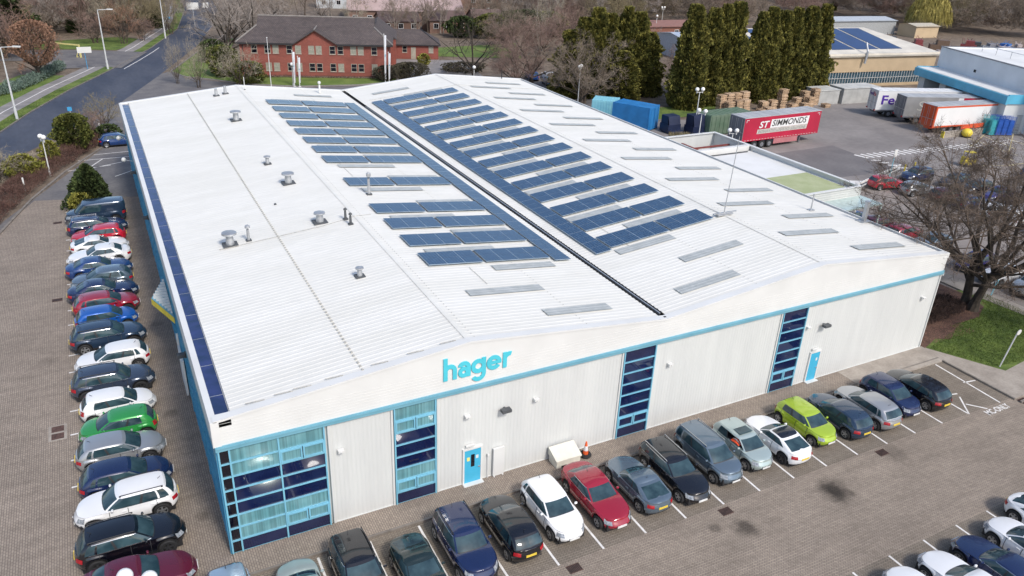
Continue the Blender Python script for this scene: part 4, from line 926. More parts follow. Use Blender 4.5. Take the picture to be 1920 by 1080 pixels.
b.build('curtain_strap', M_pale, t)
DA = -20.6
t = trailer(103.6, 52.9, DA, M_wht, M_wht, M_wht, 'white trailer with purple lettering, backed towards us at the farthest dock bay', legs=False)
text_obj('lettering', 'Fed', 1.9, M_purple, (.7, -1.28, 2.0), (PI/2, 0, 0), t, 3.3, .004, .04); text_obj('lettering', 'Ex', 1.9, M_orl, (4.05, -1.28, 2.0), (PI/2, 0, 0), t, 2.2, .004, .04)
text_obj('lettering', 'Fed', .75, M_purple, (-.06, 1.1, 3.1), (PI/2, 0, -PI/2), t, 1.1, .004, .02); text_obj('lettering', 'Ex', .75, M_orl, (-.06, -.02, 3.1), (PI/2, 0, -PI/2), t, .75, .004, .02)
t = trailer(104.1, 48.4, DA, M_mgrey, M_dgrey, M_tgrey, 'grey curtain trailer with a pale ST on its side at the middle dock bay', legs=False)
b = MB(); sidebox(b, 8.0, 9.0, 1.2, 3.9, .3, -1.26); b.build('white_stripe', M_wht, t); b = MB(); sidebox(b, 9.0, 13.5, 1.2, 3.9, .1, -1.262); b.build('red_section', M_red, t)
text_obj('lettering', 'ST', 2.0, M_pale, (2.0, -1.27, 2.0), (PI/2, 0, 0), t, 2.9, .004, -.02, .1)
t = trailer(102.4, 42.4, -8, M_wht, M_orange, M_tgrey, 'white sided trailer with orange red rear doors at the nearest dock bay', legs=False, beams=M_orange)
b = MB(); b.box(0, 13.6, -1.275, -1.25, 3.72, 3.96); b.box(0, .22, -1.275, -1.25, 1.15, 3.72); b.box(.22, 13.6, -1.275, -1.25, 1.0, 1.2); b.build('orange_rail', M_orange, t)
# containers
def ribbox(b, x0, x1, y0, y1, z0, z1, d=.05, p=.4):
    b.box(x0, x1, y0, y1, z0, z1)
    n = max(1, int((x1-x0)/p))
    for i in range(n): a = x0+(i+.3)*(x1-x0)/n; b.box(a, a+p*.4, y0-d, y0, z0+.15, z1-.15); b.box(a, a+p*.4, y0+.1, y1-.1, z1, z1+d*.6)
M_cblue = tmat('container_blue', (.02, .17, .42), scale=.8); M_clb = tmat('container_pale_blue', (.20, .50, .62), scale=1.2, col2=(.26, .58, .66)); M_cgr = tmat('container_green', (.11, .18, .12), scale=1, col2=(.16, .22, .16)); M_cnavy = tmat('compactor_navy', (.012, .02, .055), scale=1)
def container(x, y, rot, Lc, Wc, Hc, m, label, name='shipping_container', p=.4):
    t = empty(name, (x, y, .01), math.radians(rot), label, 'container'); b = MB(); ribbox(b, 0, Lc, 0, Wc, .1, Hc, p=p); b.build('body', m, t)
    b = MB(); b.box(-.05, .0, .1, Wc-.1, .15, Hc-.1)
    for yy in (.4, Wc/2-.1, Wc/2+.1, Wc-.4): b.tube((-.08, yy, .2), (-.08, yy, Hc-.2), .025, n=6)
    b.build('door', m, t)
    b = MB(); b.box(-.02, .12, -.03, .1, 0, Hc+.03); b.box(Lc-.12, Lc+.02, -.03, .1, 0, Hc+.03); b.box(-.02, .12, Wc-.1, Wc+.03, 0, Hc+.03); b.box(Lc-.12, Lc+.02, Wc-.1, Wc+.03, 0, Hc+.03); b.build('corner_post', m, t); return t
container(66.3, 57.3, 118, 5.6, 3.0, 3.2, M_cblue, 'tall bright blue container standing beyond the right roof edge', p=4.5)
container(61.4, 66.6, -42, 3.6, 3.0, 2.3, M_clb, 'pale faded blue container left of the bright blue one')
t = container(70.3, 51.2, 3, 7.6, 2.9, 2.75, M_cgr, 'green ribbed container between the navy compactors and the crimson trailer', p=.75)
b = MB(); b.box(4.0, 6.6, -.12, -.06, 1.55, 1.95); b.box(4.3, 6.3, -.12, -.06, 1.2, 1.45); b.build('lettering_panel', M_wht, t)
for x, y, s, lab in ((65.6, 54.0, 1.0, 'navy waste compactor left of the twin lamp post'), (68.2, 52.0, 1.15, 'navy waste compactor with a white poster, right of the twin lamp post')):
    t = empty('waste_compactor', (x, y, .01), 0, lab, 'compactor'); b = MB(); b.box(0, 2.1*s, 0, 1.9, .15, 1.2); b.box(.1, 2.0*s, .3, 1.8, 1.2, 2.3*s); b.poly([(.1, .0, 1.2), (2.0*s, 0, 1.2), (2.0*s, .3, 2.3*s), (.1, .3, 2.3*s)]); b.box(.2, .4, .2, 1.7, 0, .15); b.box(1.7*s, 1.9*s, .2, 1.7, 0, .15); b.build('body', M_cnavy, t)
    b = MB(); b.box(.1, 2.0*s, -.8, 0, .1, .5); b.build('ram_housing', M_cnavy, t)
    if s > 1: b = MB(); b.poly([(.9, .08, 1.45), (1.5, .08, 1.45), (1.5, .22, 2.15), (.9, .22, 2.15)]); b.build('poster', M_wht, t)
# blue baskets near them, cages near the dock
M_cage = tmat('blue_cage_wire', (.02, .10, .42)); M_cteal = tmat('teal_cage_wire', (.05, .36, .40)); M_cgrey2 = tmat('grey_cage_wire', (.2, .24, .28))
def cage(x, y, m, lab, rot=0, h=1.7):
    t = empty('roll_cage', (x, y, .012), math.radians(rot), lab, 'roll cage', 'roll cages beside the dock'); b = MB(); b.box(0, .85, 0, .75, .12, .18)
    for i in range(7):
        u = i/6
        for yy in (0, .74): b.box(.82*u, .82*u+.025, yy, yy+.02, .18, h)
        b.box(0, .02, .72*u, .72*u+.025, .18, h)
    for z in (.5, .9, 1.3, h-.03):
        for yy in (0, .74): b.box(0, .85, yy, yy+.02, z, z+.03)
        b.box(0, .02, 0, .75, z, z+.03)
    b.box(.1, .75, .1, .65, .18, h*.8); b.build('cage_frame', m, t); b = MB()
    for a, c in ((.08, .08), (.77, .08), (.08, .67), (.77, .67)): b.tube((a-.02, c, .06), (a+.02, c, .06), .06, n=8)
    b.build('caster', M_tyre, t)
n = 0
for i, (x, y, m, cn) in enumerate(((110.2, 39.6, M_cteal, 'teal'), (110.3, 38.7, M_cteal, 'teal'), (111.2, 39.2, M_cage, 'blue'), (111.2, 38.3, M_cage, 'blue'), (112.1, 38.9, M_cage, 'blue'), (112.1, 38.0, M_cage, 'blue'), (113.0, 38.6, M_cage, 'blue'), (113.0, 37.7, M_cage, 'blue'), (115.2, 38.2, M_cgrey2, 'grey'), (116.2, 37.9, M_cgrey2, 'grey'))):
    cage(110.3+(x-110.2)*.95, y-.9, m, {'teal': 'teal wire roll cage at the left end of the cage cluster by the dock', 'blue': 'blue wire roll cage in the middle of the cluster by the dock', 'grey': 'grey wire roll cage at the right end of the cluster by the dock'}[cn], DA, 2.7)
# yellow tank, barrier wall
b = MB(); b.ball((0, 0, .62), .72, 18, sz=.86); o = b.build('body', M_yel, None, True); t = empty('yellow_tank', (106.2, 38.4, .01), 0, 'round yellow tank standing in front of the nearest dock trailer', 'tank'); o.parent = t
b = MB(); b.box(-.5, .5, -.5, .5, 0, .1); b.build('base', M_dark, t)
t = empty('loading_ramp', (102.4, 39.4, .01), math.radians(-3), 'low concrete ramp wall with a yellow end in front of the dock trailers', 'ramp'); b = MB(); b.prism([(0, -.2), (8.5, -.2), (8.5, .2), (0, .2)], 0, .85); b.build('wall', M_conc, t); b = MB(); b.box(-.12, -.002, -.25, .25, 0, .9); b.build('end_marker', M_yel, t)
b = MB()
for k in range(4): b.tube((3.4+k*1.6, 0, .85), (3.4+k*1.6, 0, 1.6), .05, n=6)
b.box(3.4, 8.2, -.04, .04, 1.0, 1.6); b.build('guard_rail', M_orange, t)
# white storage bins by the conifers
for (x, y, l, wd, h, lab) in ((101.2, 61.0, 4.0, 3.2, 2.2, 'white grey storage box just right of the conifer row, leftmost of the pair'), (105.8, 60.3, 7.5, 3.4, 2.4, 'long white grey storage box behind the purple lettered trailer')):
    t = empty('storage_box', (x, y, .01), math.radians(DA*.3), lab, 'storage box'); b = MB(); b.box(0, l, 0, wd, 0, h); b.build('body', tmat('bin_grey', (.42, .42, .40), scale=.9), t); b = MB(); b.prism([(-.1, -.1), (l+.1, -.1), (l+.1, wd+.1), (-.1, wd+.1)], h, h+.12); b.build('lid', tmat('bin_lid', (.5, .5, .47), scale=.9), t)
# pallets
M_pal = [mat('pallet_wood', c, .8, scale=2, var=.2) for c in ((.50, .35, .22), (.40, .28, .18), (.58, .42, .28))]
def pallet_mesh(m):
    b = MB()
    for y in (0, .42, .9): b.box(0, 1.2, y, y+.10, .022, .10)
    for i in range(7): b.box(.0+i*.183, .0+i*.183+.1, 0, 1.0, .10, .122)
    for i in range(3): b.box(i*.55, i*.55+.1, 0, 1.0, 0, .022)
    return b.build('pallet', m, link=False)
PAL = [pallet_mesh(m) for m in M_pal]
stk = [(80.2, 60.6, 20, 'in the broad block behind the crimson trailer, back row leftmost stack'), (81.6, 60.6, 21, 'in the broad block behind the crimson trailer, back row second stack'), (83.0, 60.6, 21, 'in the broad block behind the crimson trailer, back row third stack'), (84.4, 60.5, 22, 'in the broad block behind the crimson trailer, back row rightmost stack'), (80.6, 59.2, 15, 'in the broad block behind the crimson trailer, front row leftmost stack'), (82.2, 59.2, 16, 'in the broad block behind the crimson trailer, front row middle stack'), (83.6, 59.2, 16, 'in the broad block behind the crimson trailer, front row rightmost stack'), (78.6, 59.6, 6, 'in the low stack left of the broad block'),
 (86.6, 58.8, 5, 'in the low stack just right of the broad pallet block'), (88.3, 59.0, 6, 'in the second low stack right of the broad pallet block'), (88.6, 60.5, 10, 'in the mid height stack left of the tall narrow tower'), (90.2, 60.2, 11, 'in the mid height stack left of the tall narrow tower'), (91.9, 60.0, 22, 'in the tall narrow tower between the low stacks'), (93.2, 58.9, 8, 'in the low heap just right of the tall narrow tower'), (95.9, 59.0, 7, 'in the low heap in front of the pair of high stacks'), (97.5, 59.6, 12, 'in the nearer of two stacks left of the storage boxes'), (98.0, 61.2, 16, 'in the farther of two stacks left of the storage boxes'), (100.0, 61.0, 18, 'in the rightmost high stack beside the white storage box'), (100.6, 58.9, 4, 'in the lowest stack at the right end of the pallets'), (96.2, 61.0, 10, 'in the mid height stack behind the low heap')]
for x, y, n, lab in stk:
    for k in range(n):
        o = PAL[rnd.randrange(3)].copy(); COL.objects.link(o); o.location = (x+rnd.uniform(-.07, .07), y+rnd.uniform(-.07, .07), .012+k*.145); o.rotation_euler = (0, 0, math.radians(rnd.uniform(-4, 4)+(90 if rnd.random() < .3 else 0)*0)); tag(o, 'wooden pallet '+lab, 'pallet', 'wooden pallets stacked before the conifers')
# globe lamps
M_globe = mat('white_globe', (.84, .83, .80), .3, var=.02, scale=1)
def lamp(x, y, h, n, label, rot=0, r=.27, arm=.42):
    t = empty('globe_lamp_post', (x, y, 0), math.radians(rot), label, 'lamp post', 'white globe lamps round the site'); b = MB(); b.tube((0, 0, 0), (0, 0, h-.35), .07, .05); b.tube((0, 0, 0), (0, 0, .5), .10); b.build('post', M_white, t)
    for k in range(n):
        dx = 0 if n == 1 else (arm if k else -arm)
        if n > 1: b = MB(); b.tube((0, 0, h-.4), (dx, 0, h-.38), .035); b.tube((dx, 0, h-.5), (dx, 0, h-.2), .06, .09); b.build('arm', M_white, t)
        b = MB(); b.ball((dx, 0, h+.05 if n == 1 else h), r, 16); b.build('globe', M_globe, t, True)
    return t
lamp(-3.45, -6.2, 6.0, 2, 'white post with two round globes at the bottom left, in front of the maroon saloon', -32)
lamp(69.3, 53.0, 6.0, 2, 'tall white post with twin globes by the navy compactors', -10)
lamp(64.3, 46.3, 5.0, 2, 'white post with twin globes behind the annex parapet', -60)
lamp(66.0, 42.2, 3.4, 2, 'short white post with twin globes at the rear wheels of the crimson trailer', -35)
lamp(62.4, 72.0, 6.0, 2, 'white globe lamp just behind the tall bright blue container', 40)
lamp(-7.6, 61.7, 4.1, 2, 'white twin globe lamp among the hedge by the main road', 118, .25, .3)
lamp(25.9, 98.4, 3.4, 1, 'single white globe lamp on the office lawn beside the white flags')
lamp(120, 130, 5, 1, 'white globe lamp in the far car park gap between the conifers'); lamp(134, 146, 5, 2, 'far twin globe lamp beyond the gap between the conifers')
lamp(52.5, 88, 3.5, 1, 'white globe lamp in front of the brown bare crown behind the warehouse')
# street lights
def street(x, y, h, label, rot):
    t = empty('street_light', (x, y, 0), math.radians(rot), label, 'street light', 'tall street lights along the main road'); b = MB(); b.tube((0, 0, 0), (0, 0, h), .14, .07); b.tube((0, 0, 0), (0, 0, 1.4), .17); b.build('post', M_zinc2, t); b = MB(); b.tube((0, 0, h), (1.9, 0, h+.15), .05); b.build('arm', M_zinc2, t); b = MB(); b.box(1.5, 2.4, -.14, .14, h+.08, h+.24); b.build('lamp_head', M_white, t)
M_zinc2 = mat('pale_galvanised_post', (.55, .56, .56), .5, var=.06)
street(-11.5, 88.2, 8.9, 'tall grey street light nearest us on the far side of the main road', -25); street(.4, 120.3, 9.4, 'tall grey street light at the mouth of the side road', -25); street(12.5, 152.3, 9.6, 'tall grey street light farthest up the main road', -25)
# signs
M_sblue = tmat('sign_blue', (.05, .30, .55)); 
def sign(x, y, h, w, sh, label, rot=0, m=None, post=None, disc=False, name='road_sign', cat='road sign'):
    t = empty(name, (x, y, 0), math.radians(rot), label, cat); b = MB(); b.tube((0, 0, 0), (0, 0, h), .045, .045); b.build('post', post or M_zinc2, t); b = MB()
    if disc: b.lathe([(.001, -.03), (w/2, -.03), (w/2, .0), (.001, .0)], (0, -.06, h), 20, 0, 'Y')
    else: b.box(-w/2, w/2, -.09, -.05, h-sh, h)
    b.build('sign_plate', m or M_white, t); return t
sign(-2.6, 121.2, 3.6, 2.1, .95, 'white rectangular sign on a blue post at the side road corner', 0, None, M_sblue)
sign(14.7, 165.1, 2.4, .7, .7, 'small round blue sign beside the distant footpath', 0, M_sblue, None, True)
sign(-5.3, 83.5, 2.2, .5, .5, 'small blue sign on a white post behind the rounded evergreen by the road', 0, M_sblue)
sign(-2.3, 76.5, 1.6, .18, .9, 'short white post at the edge of the main road behind the hedge')
sign(-9.7, 57.3, 1.4, .14, .7, 'short pale marker post in the hedge below the globe lamp')
t = sign(48.8, -4.1, 2.85, .42, .4, 'leaning white post with a round disc on the right hand lawn', 0, None, None, True); t.rotation_euler = (math.radians(4), math.radians(7), 0)
t = sign(20.5, 170, 5.0, 2.6, 1.5, 'big white billboard across the top of the main road', -10); t = sign(23.3, 170, 5.0, 1.3, 1.2, 'smaller white billboard right of the big one at the road top', -10)
b = MB(); b.box(0, 3.9, -.07, .07, 1.35, 1.5); b.box(3.75, 3.9, -.07, .07, 0, 1.35); b.box(3.3, 3.45, -.07, .07, 0, .12); b.tube((3.3, 0, .05), (3.8, 0, 1.3), .05); b.box(-.1, .05, -.07, .07, 0, 1.35); o = b.build('height_barrier', tmat('pale_yellow_steel', (.62, .55, .22))); o.location = (-7.9, 136.6, .06); o.rotation_euler = (0, 0, math.radians(-42)); o.scale = (1.6, 1.6, 1.5); tag(o, 'pale yellow tubular barrier across the side road', 'barrier')
# flag poles
M_flag = mat('white_flag_cloth', (.74, .75, .78), .7, var=.06)
def flagpole(x, y, h, label, flag=True):
    t = empty('flag_pole', (x, y, .05), 0, label, 'flag pole', 'flag poles on the office lawn'); b = MB(); b.tube((0, 0, 0), (0, 0, h), .07, .04); b.box(-.2, .2, -.2, .2, 0, .05); b.ball((0, 0, h+.06), .09, 8); b.build('pole', M_white, t)
    if flag:
        b = MB(); b.grid(lambda u, v: (.05+.45*u*(.35+.4*v), .09*math.sin(7*u+3*v), .6+(h-.7)*v), 8, 10); b.build('flag', M_flag, t, True); b = MB(); b.grid(lambda u, v: (.06+.2*u*(.35+.4*v), .09*math.sin(3*u+3*v)-.02, .6+(h-.7)*(.45+.12*v)), 3, 3); b.build('flag_stripe', M_cyan, t)
flagpole(22.5, 98.6, 7.4, 'bare white flag pole at the left end of the office lawn', False); flagpole(26.0, 98.0, 5.4, 'white flag pole with a furled flag, left of its pair on the lawn'); flagpole(26.7, 97.6, 4.6, 'shorter white flag pole with a furled flag beside its twin on the lawn'); flagpole(40.6, 97.0, 7.6, 'tall white flag pole at the right end of the office lawn'); flagpole(41.2, 96.8, 4.8, 'short white flag pole at the right end of the office lawn')
# white bin and cone at the front wall
M_bin = mat('cream_plastic', (.66, .64, .55), .5, var=.05)
t = empty('grit_bin', (16.15, -1.0, .1), 0, 'cream white grit bin against the front wall beside the traffic cone', 'grit bin')
b = MB(); b.prism([(0.05, .05), (1.5, .05), (1.5, .85), (.05, .85)], 0, .5); b.build('body', M_bin, t)
b = MB(); b.poly([(0, 0, .5), (1.55, 0, .5), (1.55, .9, .86), (0, .9, .86)]); b.poly([(0, 0, .42), (1.55, 0, .42), (1.55, 0, .5), (0, 0, .5)]); b.poly([(0, 0, .42), (0, 0, .5), (0, .9, .86), (0, .9, .42)]); b.poly([(1.55, 0, .42), (1.55, .9, .42), (1.55, .9, .86), (1.55, 0, .5)]); b.build('lid', M_bin, t)
b = MB(); b.box(.35, .65, .03, .05, .02, .12); b.box(.9, 1.2, .03, .05, .02, .12); b.build('fork_slot', M_dark, t)
M_cone = mat('orange_cone', (.75, .12, .03), .5)
t = empty('traffic_cone', (18.2, -.6, .1), 0, 'orange and white traffic cone on a dark tyre by the grit bin', 'traffic cone'); b = MB(); b.lathe([(.3, .0), (.34, .08), (.3, .16), (.2, .18), (.2, .0)], n=16); b.build('base', M_tyre, t, True); b = MB(); b.lathe([(.16, .16), (.13, .38)], n=14); b.build('cone', M_cone, t, True); b = MB(); b.lathe([(.13, .38), (.085, .66)], n=14); b.build('white_band', M_wht, t, True); b = MB(); b.lathe([(.085, .66), (.04, .92), (.001, .93)], n=14); b.build('cone_tip', M_cone, t, True)
# drains
M_iron = mat('rusty_iron', (.09, .05, .04), .8, scale=6, var=.3)
for i, (x, y, lab) in enumerate(((13.5, -7.2, 'iron drain grate at the lane edge in front of the white hatchback'), (22.3, -7.2, 'iron drain grate near the oily stain in the lane'), (33.6, -7.2, 'iron drain grate in the lane below the dark slate hatchback'), (46.4, -7.3, 'iron drain grate at the corner of the right footway'), (-6.95, 30.5, 'iron drain grate in the side lane halfway up'), (-6.95, 47.0, 'iron drain grate in the side lane level with the van'))):
    t = empty('drain_grate', (x, y, .018), 0, lab, 'drain', 'iron drain grates'); b = MB()
    for k in range(9): b.box(-.32+k*.075, -.29+k*.075, -.2, .2, 0, .02)
    b.box(-.34, .34, -.23, -.2, 0, .02); b.box(-.34, .34, .2, .23, 0, .02); b.build('grate', M_iron, t); b = MB(); b.box(-.33, .33, -.2, .2, -.005, .002); b.build('drain_hole', M_dark, t)
t = empty('manhole_cover', (-6.9, 13.1, .016), 0, 'twin rusty manhole covers in a pale concrete surround in the side lane', 'manhole cover'); b = MB(); b.box(-.45, .45, -.75, .75, 0, .012); b.build('surround', M_conc, t)
for s in (-.36, .36): b = MB(); b.box(-.3, .3, s-.27, s+.27, .012, .025); b.build('cover', M_iron, t)
# fence rail and bollards by car park
t = empty('crash_rail', (63.5, 24.5, 0), math.radians(17), 'white galvanised rail between the yard and the right car park', 'rail'); b = MB(); b.box(0, 19, -.05, .05, .75, 1.0); b.box(0, 19, -.05, .05, .35, .5); b.build('rail', M_white, t); b = MB()
for k in range(8): b.box(k*2.65, k*2.65+.12, .05, .17, 0, 1.0)
b.build('post', M_zinc2, t)
sign(78.6, 28.9, 3.4, .5, .9, 'tall pale blue post with a white plate at the crash rail', 0, None, M_clb)
for x, y, lab in ((59.0, 3.3, 'leaning pale blue post at the lawn edge, left one of two'), (59.1, .6, 'leaning pale blue post at the right frame edge, right one of two')): t = sign(x, y, 1.5, .12, .3, lab, 0, M_clb, M_clb); t.rotation_euler = (0, math.radians(10), 0)
for x, y, lab in ((82, 29.6, 'yellow bollard left of the bare tree crown by the rail'), (84, 29.8, 'yellow bollard nearest the bare tree crown by the rail')): o = MB().tube((x, y, 0), (x, y, 1.0), .09).ball((x, y, 1.0), .09, 8).build('bollard', M_yel); tag(o, lab, 'bollard')
t = empty('forklift', (92.5, 28.7, .01), math.radians(-20), 'yellow forklift half hidden by the top of the bare tree', 'forklift'); t.scale = (.85, .85, .85); b = MB(); b.box(-.9, .9, -.5, .5, .3, 1.1); b.box(-.9, -.4, -.5, .5, 1.1, 1.4); b.build('body', M_yel, t); b = MB()
for a in (-.7, .6):
    for c in (-.45, .45): b.box(a, a+.07, c-.03, c+.03, 1.1, 2.1)
b.box(-.75, .7, -.5, .5, 2.1, 2.16); b.build('roll_cage', M_yel, t); b = MB(); b.box(.95, 1.05, -.4, -.3, .1, 2.6); b.box(.95, 1.05, .3, .4, .1, 2.6); b.box(1.05, 2.1, -.35, -.22, .12, .18); b.box(1.05, 2.1, .22, .35, .12, .18); b.build('mast', M_dark, t)
for a in (-.6, .6):
    for c in (-.5, .5): MB().tube((a, c-.1, .28), (a, c+.1, .28), .28, n=14).build('wheel', M_tyre, t)
# ================================================================ RED BRICK OFFICE
RA = math.radians(-20.2)
M_brick = brickmat('red_brick', (.30, .082, .06), (.235, .066, .05), (.23, .11, .09), .23, .075, 0, .01, mot=.08, axes='XZ0')
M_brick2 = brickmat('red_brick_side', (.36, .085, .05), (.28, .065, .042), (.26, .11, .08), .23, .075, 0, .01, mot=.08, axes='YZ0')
M_slate = brickmat('slate_tiles', (.115, .092, .085), (.085, .070, .068), (.03, .03, .035), .35, .28, 0, .02, mot=.15)
M_eave = tmat('dark_fascia_board', (.03, .028, .03)); M_lead = tmat('ridge_mortar', (.24, .22, .2)); M_ply = tmat('cream_window_frame', (.34, .31, .25)); M_plinth = tmat('stone_plinth', (.4, .33, .28))
RB = empty('brick_office', (19.9, 108.4, 0), RA, 'two storey red brick office with a grey slate roof and centre gable behind the lawn', 'office building')
b = MB(); Wd, Dp, He = 24.2, 12.4, 5.55
def wallq(b, x0, x1, y0, y1, z0, z1): b.box(x0, x1, y0, y1, z0, z1)
wins_u = [2.3, 4.4, 5.7, 7.9, 9.3, 11.4, 12.6, 14.8, 16.1, 18.2, 19.4, 21.6]
# front wall as a box with proud frames; recess made by dark panes set in frames
b.box(0, Wd, 0, .25, .25, He); b.build('wall', M_brick, RB)
b = MB(); b.box(0, .25, .25, Dp, .25, He); b.box(Wd-.25, Wd, .25, Dp, .25, He); b.build('side_wall', M_brick2, RB)
b = MB(); b.box(.25, Wd-.25, Dp-.25, Dp, .25, He); b.build('back_wall', M_brick, RB)
b = MB(); b.box(-.05, Wd+.05, -.05, Dp+.05, 0, .25); b.build('plinth', M_plinth, RB)
# centre gable
gx, gw2, gh = 12.1, 3.3, 7.75
b = MB(); b.poly([(gx-gw2+.4, -.012, He-.3), (gx+gw2-.4, -.012, He-.3), (gx+gw2-.4, -.012, He+.05), (gx, -.012, gh-.25), (gx-gw2+.4, -.012, He+.05)]); b.poly([(gx+gw2-.4, .24, He-.3), (gx-gw2+.4, .24, He-.3), (gx-gw2+.4, .24, He+.05), (gx, .24, gh-.25), (gx+gw2-.4, .24, He+.05)]); b.build('gable_wall', M_brick, RB)
b = MB(); o1 = .45
for s in (-1, 1):
    b.poly([(gx, -o1, gh), (gx+s*(gw2+.2), -o1, He-.02), (gx+s*(gw2+.2), 1.3, He+.32), (gx, 4.6, gh)][::s])
    b.poly([(gx, -o1, gh-.18), (gx+s*(gw2+.2), -o1, He-.2), (gx+s*(gw2+.2), -o1, He-.02), (gx, -o1, gh)][::s])
b.build('gable_roof', M_slate, RB)
# main hipped roof with gablets
rxa, rxb, ry, rzz = 2.4, Wd-2.6, 5.9, 9.0; e = .5; hz = 7.75; t1 = (hz-He)/(rzz-He)
hy0, hy1 = -e+(ry+e)*t1, Dp+e-(Dp+e-ry)*t1
b = MB()
b.poly([(-e, -e, He), (gx-gw2+.1, -e, He), (gx, 2.9, He+3.4*(rzz-He)/(ry+e)), (gx+gw2-.1, -e, He), (Wd+e, -e, He), (rxb, hy0, hz), (rxb, ry, rzz), (rxa, ry, rzz), (rxa, hy0, hz)])
b.poly([(Wd+e, Dp+e, He), (-e, Dp+e, He), (rxa, hy1, hz), (rxa, ry, rzz), (rxb, ry, rzz), (rxb, hy1, hz)])
b.poly([(-e, Dp+e, He), (-e, -e, He), (rxa, hy0, hz), (rxa, hy1, hz)]); b.poly([(Wd+e, -e, He), (Wd+e, Dp+e, He), (rxb, hy1, hz), (rxb, hy0, hz)])
b.poly([(rxa, hy1, hz), (rxa, hy0, hz), (rxa, ry, rzz)]); b.poly([(rxb, hy0, hz), (rxb, hy1, hz), (rxb, ry, rzz)])
rf = b.build('roof', M_slate, RB)
b = MB()
for p, q in (((rxa, ry, rzz), (rxb, ry, rzz)), ((-e, -e, He), (rxa, hy0, hz)), ((Wd+e, -e, He), (rxb, hy0, hz)), ((gx, -o1, gh), (gx, 4.4, gh))): b.tube((p[0], p[1], p[2]+.03), (q[0], q[1], q[2]+.03), .11, n=6)
b.build('ridge_tile', M_lead, rf)
b = MB(); b.box(-e, gx-gw2-.2, -e, -e+.12, He-.28, He-.02); b.box(gx+gw2+.2, Wd+e, -e, -e+.12, He-.28, He-.02); b.box(-e, -e+.12, -e+.12, Dp+e, He-.28, He-.02); b.box(Wd+e-.12, Wd+e, -e+.12, Dp+e, He-.28, He-.02); b.box(-e+.12, gx-gw2, -e+.12, 0, He-.1, He-.04); b.box(gx+gw2, Wd+e-.12, -e+.12, 0, He-.1, He-.04); b.build('gutter', M_eave, RB)
def bwin(x, z0, z1, w, lit, parent, y=0, small=False):
    b = MB(); t = .07
    b.box(x-w/2, x+w/2, y-.05, y-.003, z0, z0+t); b.box(x-w/2, x+w/2, y-.05, y-.003, z1-t, z1); b.box(x-w/2, x-w/2+t, y-.05, y-.003, z0+t, z1-t); b.box(x+w/2-t, x+w/2, y-.05, y-.003, z0+t, z1-t); b.box(x-w/2+t, x+w/2-t, y-.045, y-.003, (z0+z1)/2-.03, (z0+z1)/2+.03)
    o = b.build('window', M_ply, parent); p = MB(); p.box(x-w/2+t, x+w/2-t, y-.02, y-.004, z0+t, z1-t); p.build('pane', M_blind if lit else M_gblack, o); s = MB(); s.box(x-w/2-.05, x+w/2+.05, y-.1, y-.003, z0-.08, z0); s.build('sill', M_plinth, o)
M_blind = tmat('pane_with_blind', (.30, .29, .24), rough=.25)  # cream panes take the colour of a drawn blind
for i, x in enumerate(wins_u): bwin(x, 3.85, 5.15, .95, i in (2, 4, 5, 6, 9, 10), RB)
for i, x in enumerate(wins_u): bwin(x, .55 if i in (0, 11) else 1.05, 2.35, .95, i in (0, 1, 2, 4, 8, 11), RB)
b = MB(); b.tube((.5, -.1, .2), (.5, -.1, He-.2), .05); b.tube((Wd-.15, -.1, .2), (Wd-.15, -.1, He-.2), .05); b.build('downpipe', M_eave, RB)
WG = empty('brick_annex', (19.9, 108.4, 0), RA, 'single storey brick wing with a hipped slate roof, right behind the brick office', 'office building')
x0, x1, y0, y1, h = 24.6, 33.0, 19.6, 27.0, 2.7
b = MB(); b.box(x0-4, x1, y0, y0+.25, 0, h); b.build('wall', M_brick, WG); b = MB(); b.box(x1-.25, x1, y0+.25, y1, 0, h); b.box(x0-4, x0-3.75, y0+.25, y1, 0, h); b.build('side_wall', M_brick2, WG)
b = MB(); ym = (y0+y1)/2; rz2 = 5.0
b.poly([(x0-4.4, y0-.4, h), (x1+.4, y0-.4, h), (x1-3.3, ym, rz2), (x0-4.4, ym, rz2)]); b.poly([(x1+.4, y1+.4, h), (x0-4.4, y1+.4, h), (x0-4.4, ym, rz2), (x1-3.3, ym, rz2)]); b.poly([(x1+.4, y0-.4, h), (x1+.4, y1+.4, h), (x1-3.3, ym, rz2)])
b.build('roof', M_slate, WG); b = MB(); b.box(x0-4.4, x1+.4, y0-.4, y0-.3, h-.2, h-.02); b.tube((x1+.4, y0-.4, h+.03), (x1-3.3, ym, rz2+.03), .09, n=6); b.build('gutter', M_eave, WG)
for x, l in ((26.6, 0), (31.6, 1)): bwin(x, 1.2, 2.4, .9, l, WG, y0)
b = MB(); b.box(27.8, 28.7, y0-.05, y0-.003, 0, 2.2); b.build('door', M_ply, WG)
# link roof between office and wing
b = MB(); b.box(18.5, 25, 12.5, 19.6, 0, 4.6); lk = b.build('wall', M_brick, WG); b = MB(); b.poly([(18, 12.4, 4.6), (25.2, 12.4, 4.6), (21.6, 12.4, 7.2)]); b.poly([(25.2, 12.4, 4.6), (25.2, 23, 4.6), (21.6, 23, 7.2), (21.6, 12.4, 7.2)]); b.poly([(18, 23, 4.6), (18, 12.4, 4.6), (21.6, 12.4, 7.2), (21.6, 23, 7.2)]); b.build('link_roof', M_slate, WG)
